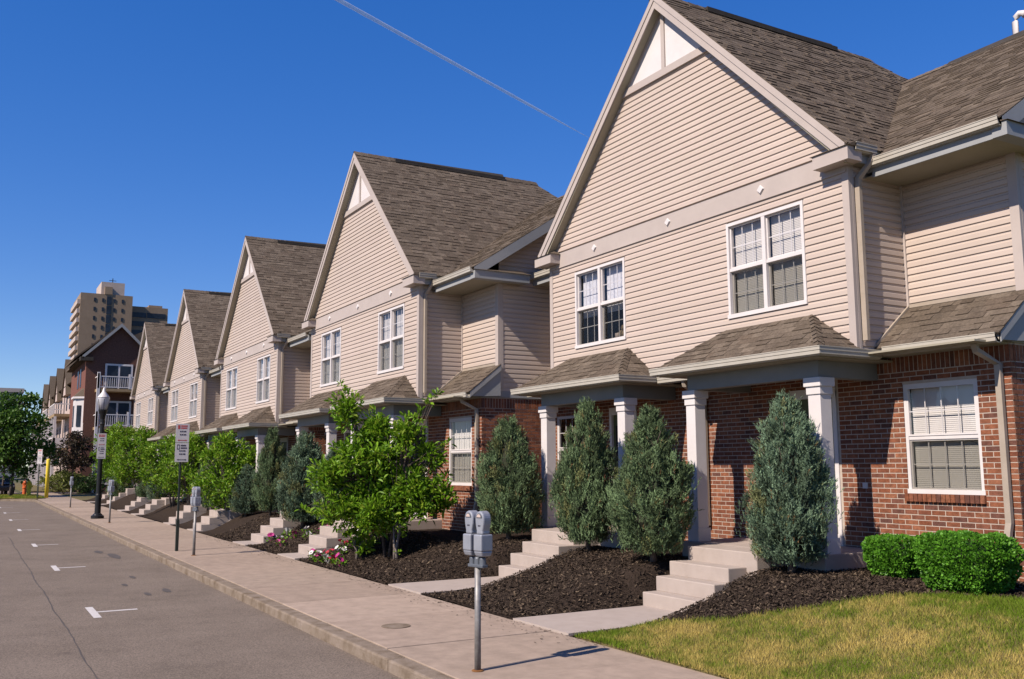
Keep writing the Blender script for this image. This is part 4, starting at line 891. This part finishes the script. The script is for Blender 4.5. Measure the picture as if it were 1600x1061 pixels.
MB().box(-.022, .022, -.022, .022, -.05, 2.98).box(-.034, .034, -.034, .034, -.05, .72).build('pole', 'greenpole', sp, bevel=.004); sign_plates(sp, 2.08, 2.99, .03, .02, .31)
sp2 = copy_tree(sp); sp2['label'] = 'distant parking sign in the grass beside the yellow post'; sp2.location = (-67.9, 4.1, .03); sp2.scale = (1, 1, 1.04); sp2.rotation_euler = (0, 0, R(-35))
lp = thing('street_lamp', 'black lamp post with a frosted white lantern', 'street lamp', (-40.18, 4.56, 0))
MB().lathe([(.24, 0), (.24, .10), (.18, .13), (.17, .16), (.115, .20), (.11, .9), (.095, .95), (.085, 3.6), (.105, 3.65), (.09, 3.72), (.085, 3.85), (.13, 4.05), (.17, 4.18), (.17, 4.22)], 14).build('post', 'black', lp, smooth=False)
MB().lathe([(.155, 4.20), (.235, 4.62), (.22, 4.70), (.11, 4.84)], 12).build('lantern', 'frost', lp, smooth=True)
MB().lathe([(.235, 4.68), (.225, 4.72), (.10, 4.88), (.07, 4.93), (.04, 5.05), (.0, 5.13)], 12).build('lantern_cap', 'signwhite', lp, smooth=True)
for k in range(6): a = k*math.pi/3; MB().tube([(.16*math.cos(a), .16*math.sin(a), 4.2), (.238*math.cos(a), .238*math.sin(a), 4.63)], .009, 4).build('lantern_rib', 'black', lp)
ls = thing('lamp_sign', 'pair of parking plates fixed to the black lamp post', 'sign', (-40.18, 4.56, 0)); MB().box(.09, .14, -.02, .02, 2.3, 3.25).build('bracket', 'black', ls); sign_plates(ls, 2.30, 3.28, .15, .0, .32)
yp = thing('yellow_post', 'plain yellow post beside the distant parking sign', 'post', (-69.44, 4.72, .03)); MB().lathe([(.12, -.05), (.12, 2.45), (.10, 2.5), (.0, 2.52)], 12).build('shaft', 'yellow', yp, smooth=True)
def hydrant(label, loc, mt, s, cap):
    t = thing('fire_hydrant', label, 'fire hydrant', loc, R(20), None); t.scale = (s, s, s)
    MB().lathe([(.17, 0), (.17, .05), (.12, .06), (.115, .42), (.15, .44), (.15, .49), (.12, .50), (.125, .64), (.16, .66), (.16, .70)], 14).build('barrel', mt, t, smooth=False)
    MB().lathe([(.15, .70), (.13, .80), (.07, .87), (.03, .89), (.03, .94), (.0, .94)], 14).build('bonnet', cap, t, smooth=True)
    for a in (0, math.pi/2, math.pi): MB().tube([(.1*math.cos(a), .1*math.sin(a), .57), (.2*math.cos(a), .2*math.sin(a), .57), (.21*math.cos(a), .21*math.sin(a), .57)], [.06, .06, .03], 8).build('outlet', mt, t)
hydrant('yellow fire hydrant in the grass under the green tree', (-73.0, 3.86, .03), 'yellow', 1.18, 'yellow'); hydrant('orange hydrant half hidden behind the yellow one', (-75.4, 3.72, .03), 'orange', 1.15, 'orange')
# parked car at the left edge behind the trees
car = thing('parked_car', 'dark parked car behind the green tree at the side road', 'car', (-86.5, 2.4, -.128), R(8))
bd = [(-2.1, .25), (-2.15, .6), (-2.0, .85), (-1.2, .92), (-.75, 1.38), (.55, 1.42), (1.15, .98), (1.95, .88), (2.15, .65), (2.15, .3)]
MB().hexa([(p[0], -.82, p[1]) for p in bd], [(p[0], .82, p[1]) for p in bd]).build('body', 'carpaint', car, bevel=.08)
for s in (-1, 1):
    MB().hexa([(-1.05, s*.825, .95), (-.68, s*.825, 1.3), (.5, s*.825, 1.33), (.95, s*.825, .98)], [(-1.05, s*.83, .95), (-.68, s*.83, 1.3), (.5, s*.83, 1.33), (.95, s*.83, .98)]).build('side_window', 'towerglass', car)
    MB().box(2.10, 2.165, s*.62-.14, s*.62+.14, .58, .74).build('headlight', 'chrome', car, bevel=.02)
    for wxx in (-1.3, 1.35):
        w_ = MB(); w_.tube([(wxx, s*.66, .31), (wxx, s*.85, .31)], .31, 18); wo = w_.build('wheel', 'tyre', car); MB().tube([(wxx, s*.84, .31), (wxx, s*.865, .31)], .19, 14).build('rim', 'chrome', wo)

# ------------------------------------------------------------------ trees at the far corner
def tree(name, label, loc, H, W, base, ncl, per, cols, tr_r=.12, L=(.16, .3), bark='bark', crad=(.4, .75), group='trees at the far corner'):
    t = thing(name, label, 'tree', loc, 0, group); mb = MB(); mb.tube([(0, 0, -.1), (.03, .02, base*.6), (0, .05, base+.3), (.05, 0, H*.75)], [tr_r, tr_r*.8, tr_r*.65, .02], 9); cs = []
    for k in range(ncl):
        u = unit(RNG.normal(0, 1, (1, 3)))[0]*(RNG.random()**.36); c = np.array([u[0]*W/2, u[1]*W/2, base+(H-base)*(.5+.5*u[2])]); k_ = (c[2]-base)/(H-base); c[:2] *= 1.15-.5*k_; cs.append(c); mb.tube([(0, 0, base+(c[2]-base)*.5), tuple(c*np.array([.5, .5, 1])-np.array([0, 0, .1])), tuple(c)], [.04, .025, .008], 5)
    mb.build('trunk', bark, t, smooth=True); q, c = leaf_cloud(cs, RNG.uniform(*crad, ncl), [per]*ncl, *L, .32, cols); tris_object('crown', q, 'leaf', t, c); return t
GR = [(.045, .10, .014), (.065, .135, .02), (.033, .075, .012), (.085, .165, .025)]; PU = [(.035, .026, .02), (.05, .034, .022), (.028, .024, .018), (.06, .05, .025)]
tree('maple_tree', 'dense green tree on the corner lawn behind the hydrant', (-72.6, 2.75, .03), 7.3, 5.3, 1.2, 120, 64, GR, .13, (.16, .30))
tree('plum_tree', 'small dark purple-leaved tree by the brick apartment block', (-78.6, 7.0, .02), 4.6, 4.0, 1.3, 55, 60, PU, .08, (.12, .22), crad=(.3, .6))
tree('street_tree', 'thin-stemmed green tree behind the corner tree, over the parked car', (-84.5, 2.6, -.1), 5.2, 4.0, 1.4, 40, 50, GR, .1, (.16, .3))
leafy_shrub('pale yellow-green ornamental grass clump under the purple tree', (-80.8, 6.7, .05), 3.6, 1.5, .1, 40, 40, (.3, .6), 'grass_clump', 'plant', 'low plants by the apartment block', 3, [(.16, .19, .05), (.20, .22, .07), (.13, .16, .04)], 'bark', .05)
leafy_shrub('dark green low shrub at the apartment block corner', (-77.0, 8.4, .02), 3.4, 1.4, .1, 40, 40, (.12, .25), 'low_shrub', 'plant', 'low plants by the apartment block', 3, [(.03, .06, .015), (.045, .08, .02)], 'bark', .25)

# ------------------------------------------------------------------ brick apartment block (gable end towards us)
AX = -82.0
ap = thing('apartment_block', 'dark brick three storey apartment block with white balconies', 'apartment block', (AX, 7.9, 0))
MB().prism([(0, 0), (5.2, 0), (5.2, 10.9), (2.45, 13.55), (0, 10.9)], 'x', -12, 0).build('wall', 'darkbrick', ap)
rf = MB()
for s in (-1, 1): rf.prism([(2.45, 13.6), (2.45+s*2.75, 10.85), (2.45+s*2.75, 10.7), (2.45, 13.42)], 'x', -6, .35)
rf.prism([(-.5, 10.75), (5.6, 14.0), (11, 10.9), (11, 10.7), (-.5, 10.55)], 'x', -12, -1.8)
rf.prism([(-.9, 10.6), (-.9, 10.75), (2.2, 13.45), (2.2, 13.3)], 'x', -9, -.5)
rfo = rf.build('roof', 'shingle', ap)
for s in (-1, 1): MB().prism([(2.45, 13.62), (2.45+s*2.8, 10.86), (2.45+s*2.8, 10.58), (2.45, 13.33)], 'x', .351, .42).build('rake_board', 'fascia', rfo)
MB().box(-.4, .42, -.5, .45, 10.45, 10.75).build('cornice_return', 'deck', rfo)
MB().box(-12, -.0, -.02, -.001, 5.5, 10.5).build('street_wall', 'brickwall', ap)
for z in (5.14, 8.16):
    bl = MB().box(.0, 1.7, .72, 5.2, z-.22, z).build('balcony', 'wood', ap)
    MB().box(1.62, 1.7, .72, 5.2, z+.92, z+1.0).box(1.62, 1.7, .72, 5.2, z+.08, z+.15).box(.0, 1.7, .70, .76, z+.92, z+1.0).build('railing', 'white', bl)
    for k in range(27): yy = .80+k*.16; MB().box(1.64, 1.68, yy, yy+.04, z+.15, z+.92).build('baluster', 'white', bl)
    for yy in (.7, 3.0): MB().box(1.58, 1.72, yy, yy+.14, z, z+1.2).build('railing_post', 'white', bl)
    dr = MB().box(.001, .05, 1.4, 3.5, z, z+2.15).build('patio_door', 'white', ap)
    for yy in (1.55, 2.52): MB().box(.051, .06, yy, yy+.82, z+.12, z+2.0).build('pane', 'towerglass', dr)
MB().box(1.5, 1.72, .68, .9, 0, 9.45).build('balcony_post', 'white', ap); MB().box(1.5, 1.72, .98, 1.12, 0, 5.0).build('balcony_post', 'white', ap)
MB().box(.001, .05, 1.4, 3.5, .6, 2.9).build('patio_door', 'white', ap)
bay = MB().prism([(-2.6, -.001), (-2.2, -.62), (-.7, -.62), (-.25, -.001)], 'z', 4.5, 7.45).build('bay', 'white', ap)
MB().prism([(-2.75, .0), (-2.3, -.78), (-.6, -.78), (-.1, .0)], 'z', 7.45, 7.6).build('bay_cornice', 'white', bay)
MB().hexa([(-2.7, 0, 7.6), (-2.25, -.74, 7.6), (-.62, -.74, 7.6), (-.12, 0, 7.6)], [(-2.3, 0, 8.3), (-2.0, -.1, 8.3), (-.9, -.1, 8.3), (-.5, 0, 8.3)]).build('bay_roof', 'shingle', bay)
MB().hexa([(-.56, -.47, 5.2), (-.36, -.18, 5.2), (-.36, -.18, 6.9), (-.56, -.47, 6.9)], [(-.54, -.49, 5.2), (-.34, -.20, 5.2), (-.34, -.20, 6.9), (-.54, -.49, 6.9)]).build('bay_window', 'towerglass', bay)
MB().box(-1.9, -1.0, -.64, -.622, 5.2, 6.9).build('bay_window', 'towerglass', bay)
for xx in (-4.2, -6.2): MB().box(xx, xx+.9, -.05, -.021, 8.6, 10.1).build('window', 'towerglass', ap)
# further townhouses behind the block
def far_house(label, x, top):
    t = thing('far_townhouse', label, 'townhouse', (x, 8.1, 0), 0, 'pale townhouses past the brick block')
    MB().box(-8, 0, 0, 9, 0, top).build('wall', 'pinkwall', t)
    MB().prism([(-.4, top), (4.5, top+3.4), (9.4, top)], 'x', -8.2, .1).build('roof', 'shingle', t)
    d = MB().prism([(-6.4, top-.8), (-2, top-.8), (-4.2, top+2.2)], 'y', -.35, 4).build('dormer', 'pinkwall', t); MB().prism([(-6.8, top-.9), (-4.2, top+2.6), (-1.6, top-.9), (-1.9, top-.9), (-4.2, top+2.3), (-6.5, top-.9)], 'y', -.5, 4).build('dormer_roof', 'shingle', d)
    b_ = MB().box(-7.5, -1, -1.4, 0, 6.6, 6.85).build('balcony', 'wood', t); MB().box(-7.5, -1, -1.42, -1.36, 7.7, 7.8).box(-1.06, -1, -1.4, 0, 7.7, 7.8).build('railing', 'white', b_)
    for k in range(14): MB().box(-1.1-k*.47, -1.04-k*.47, -1.41, -1.37, 6.85, 7.7).build('baluster', 'white', b_)
    b2 = MB().box(-7.5, -1, -1.4, 0, 3.5, 3.75).build('balcony', 'wood', t); MB().box(-7.5, -1, -1.42, -1.36, 4.6, 4.7).box(-1.05, -1, -1.4, 0, 3.75, 4.65).build('railing', 'white', b2)
    for k in range(3): MB().box(-1.2-k*3, -1.0-k*3, -1.4, -1.2, .06, 6.6).build('balcony_post', 'white', t)
    for xx in (-2.2, -5.4):
        for z in (4.2, 7.4): MB().box(xx-.9, xx, -.04, -.001, z, z+1.7).build('window', 'towerglass', t)
far_house('pale townhouse with timber balconies directly past the brick block', -94.1, 9.6); far_house('pale townhouse with balcony, second past the brick block', -103.5, 9.6); far_house('small pale townhouse, third past the brick block', -113, 9.6); far_house('smallest pale townhouse, end of the distant row', -122.5, 9.4)
dh = thing('flat_building', 'low grey flat-roofed building behind the corner tree', 'building', (-190, -12, 0)); MB().box(-20, 0, -30, 20, 0, 15.4).build('wall', 'fascia', dh); MB().box(-20.3, .3, -30.3, 20.3, 15.4, 16.1).build('parapet', 'trim', dh)
# ------------------------------------------------------------------ high-rise
tw = thing('tower_block', 'tan high-rise tower with a pale rooftop box', 'tower', (-300, 26.3, 0))
MB().box(-22, 0, 0, 14.4, 0, 53.3).build('wall', 'tower', tw); MB().box(-14, -1, 5.6, 12.1, 53.3, 57.2).build('roof_box', 'towerpale', tw); MB().box(-1, .2, 6.5, 8.6, 53.3, 55.6).build('lift_box', 'tower', tw)
MB().tube([(-4, 9.0, 57.2), (-4, 9.0, 59)], .12, 6).box(-4.1, -3.9, 8, 10, 58.2, 58.35).build('antenna', 'black', tw)
for k in range(16):
    z = 51.0-k*2.75
    for yy in (3.9, 6.15, 9.35, 11.6): MB().box(.0, .12, yy-.28, yy+.28, z-.1, z+1.0).build('window', 'towerglass', tw)
    MB().box(.0, .16, 7.15, 8.5, z-.9, z+1.6).build('stair_window', 'towerglass', tw)
    MB().box(-21, -.5, -.8, 0, z-1.0, z+.3).build('balcony', 'towerpale', tw)
tw2 = thing('office_block', 'lower tan block with dark window bands joined to the tower', 'building', (-306, 41.0, 0))
MB().box(-16, 0, 0, 11.0, 0, 51.3).build('wall', 'tower', tw2); MB().box(-8, -2, 5.6, 9.6, 51.3, 52.3).build('roof_box', 'tower', tw2)
for k in range(15):
    z = 48.2-k*2.75
    for (a, b_) in ((.1, 4.6), (4.9, 10.3)): MB().box(.0, .15, a, b_, z-.3, z+1.25).build('window_band', 'towerglass', tw2)
# contrail
def ray(u, v): return (fw+rt*((u-800)/1467.5)-up*((v-530.5)/1467.5)).normalized()
ca, cb = EYE+ray(330, -110)*7000, EYE+ray(925, 218)*9000
ct = MB(); n_ = 60; ct.tube([tuple(ca.lerp(cb, k/n_)) for k in range(n_+1)], [(19-9*k/n_)*random.uniform(.96, 1.04)*(1 if k < 50 else (61-k)/12) for k in range(n_+1)], 10)
tag(ct.build('contrail', 'vapour', None, smooth=True), 'thin white contrail crossing the blue sky', 'contrail')
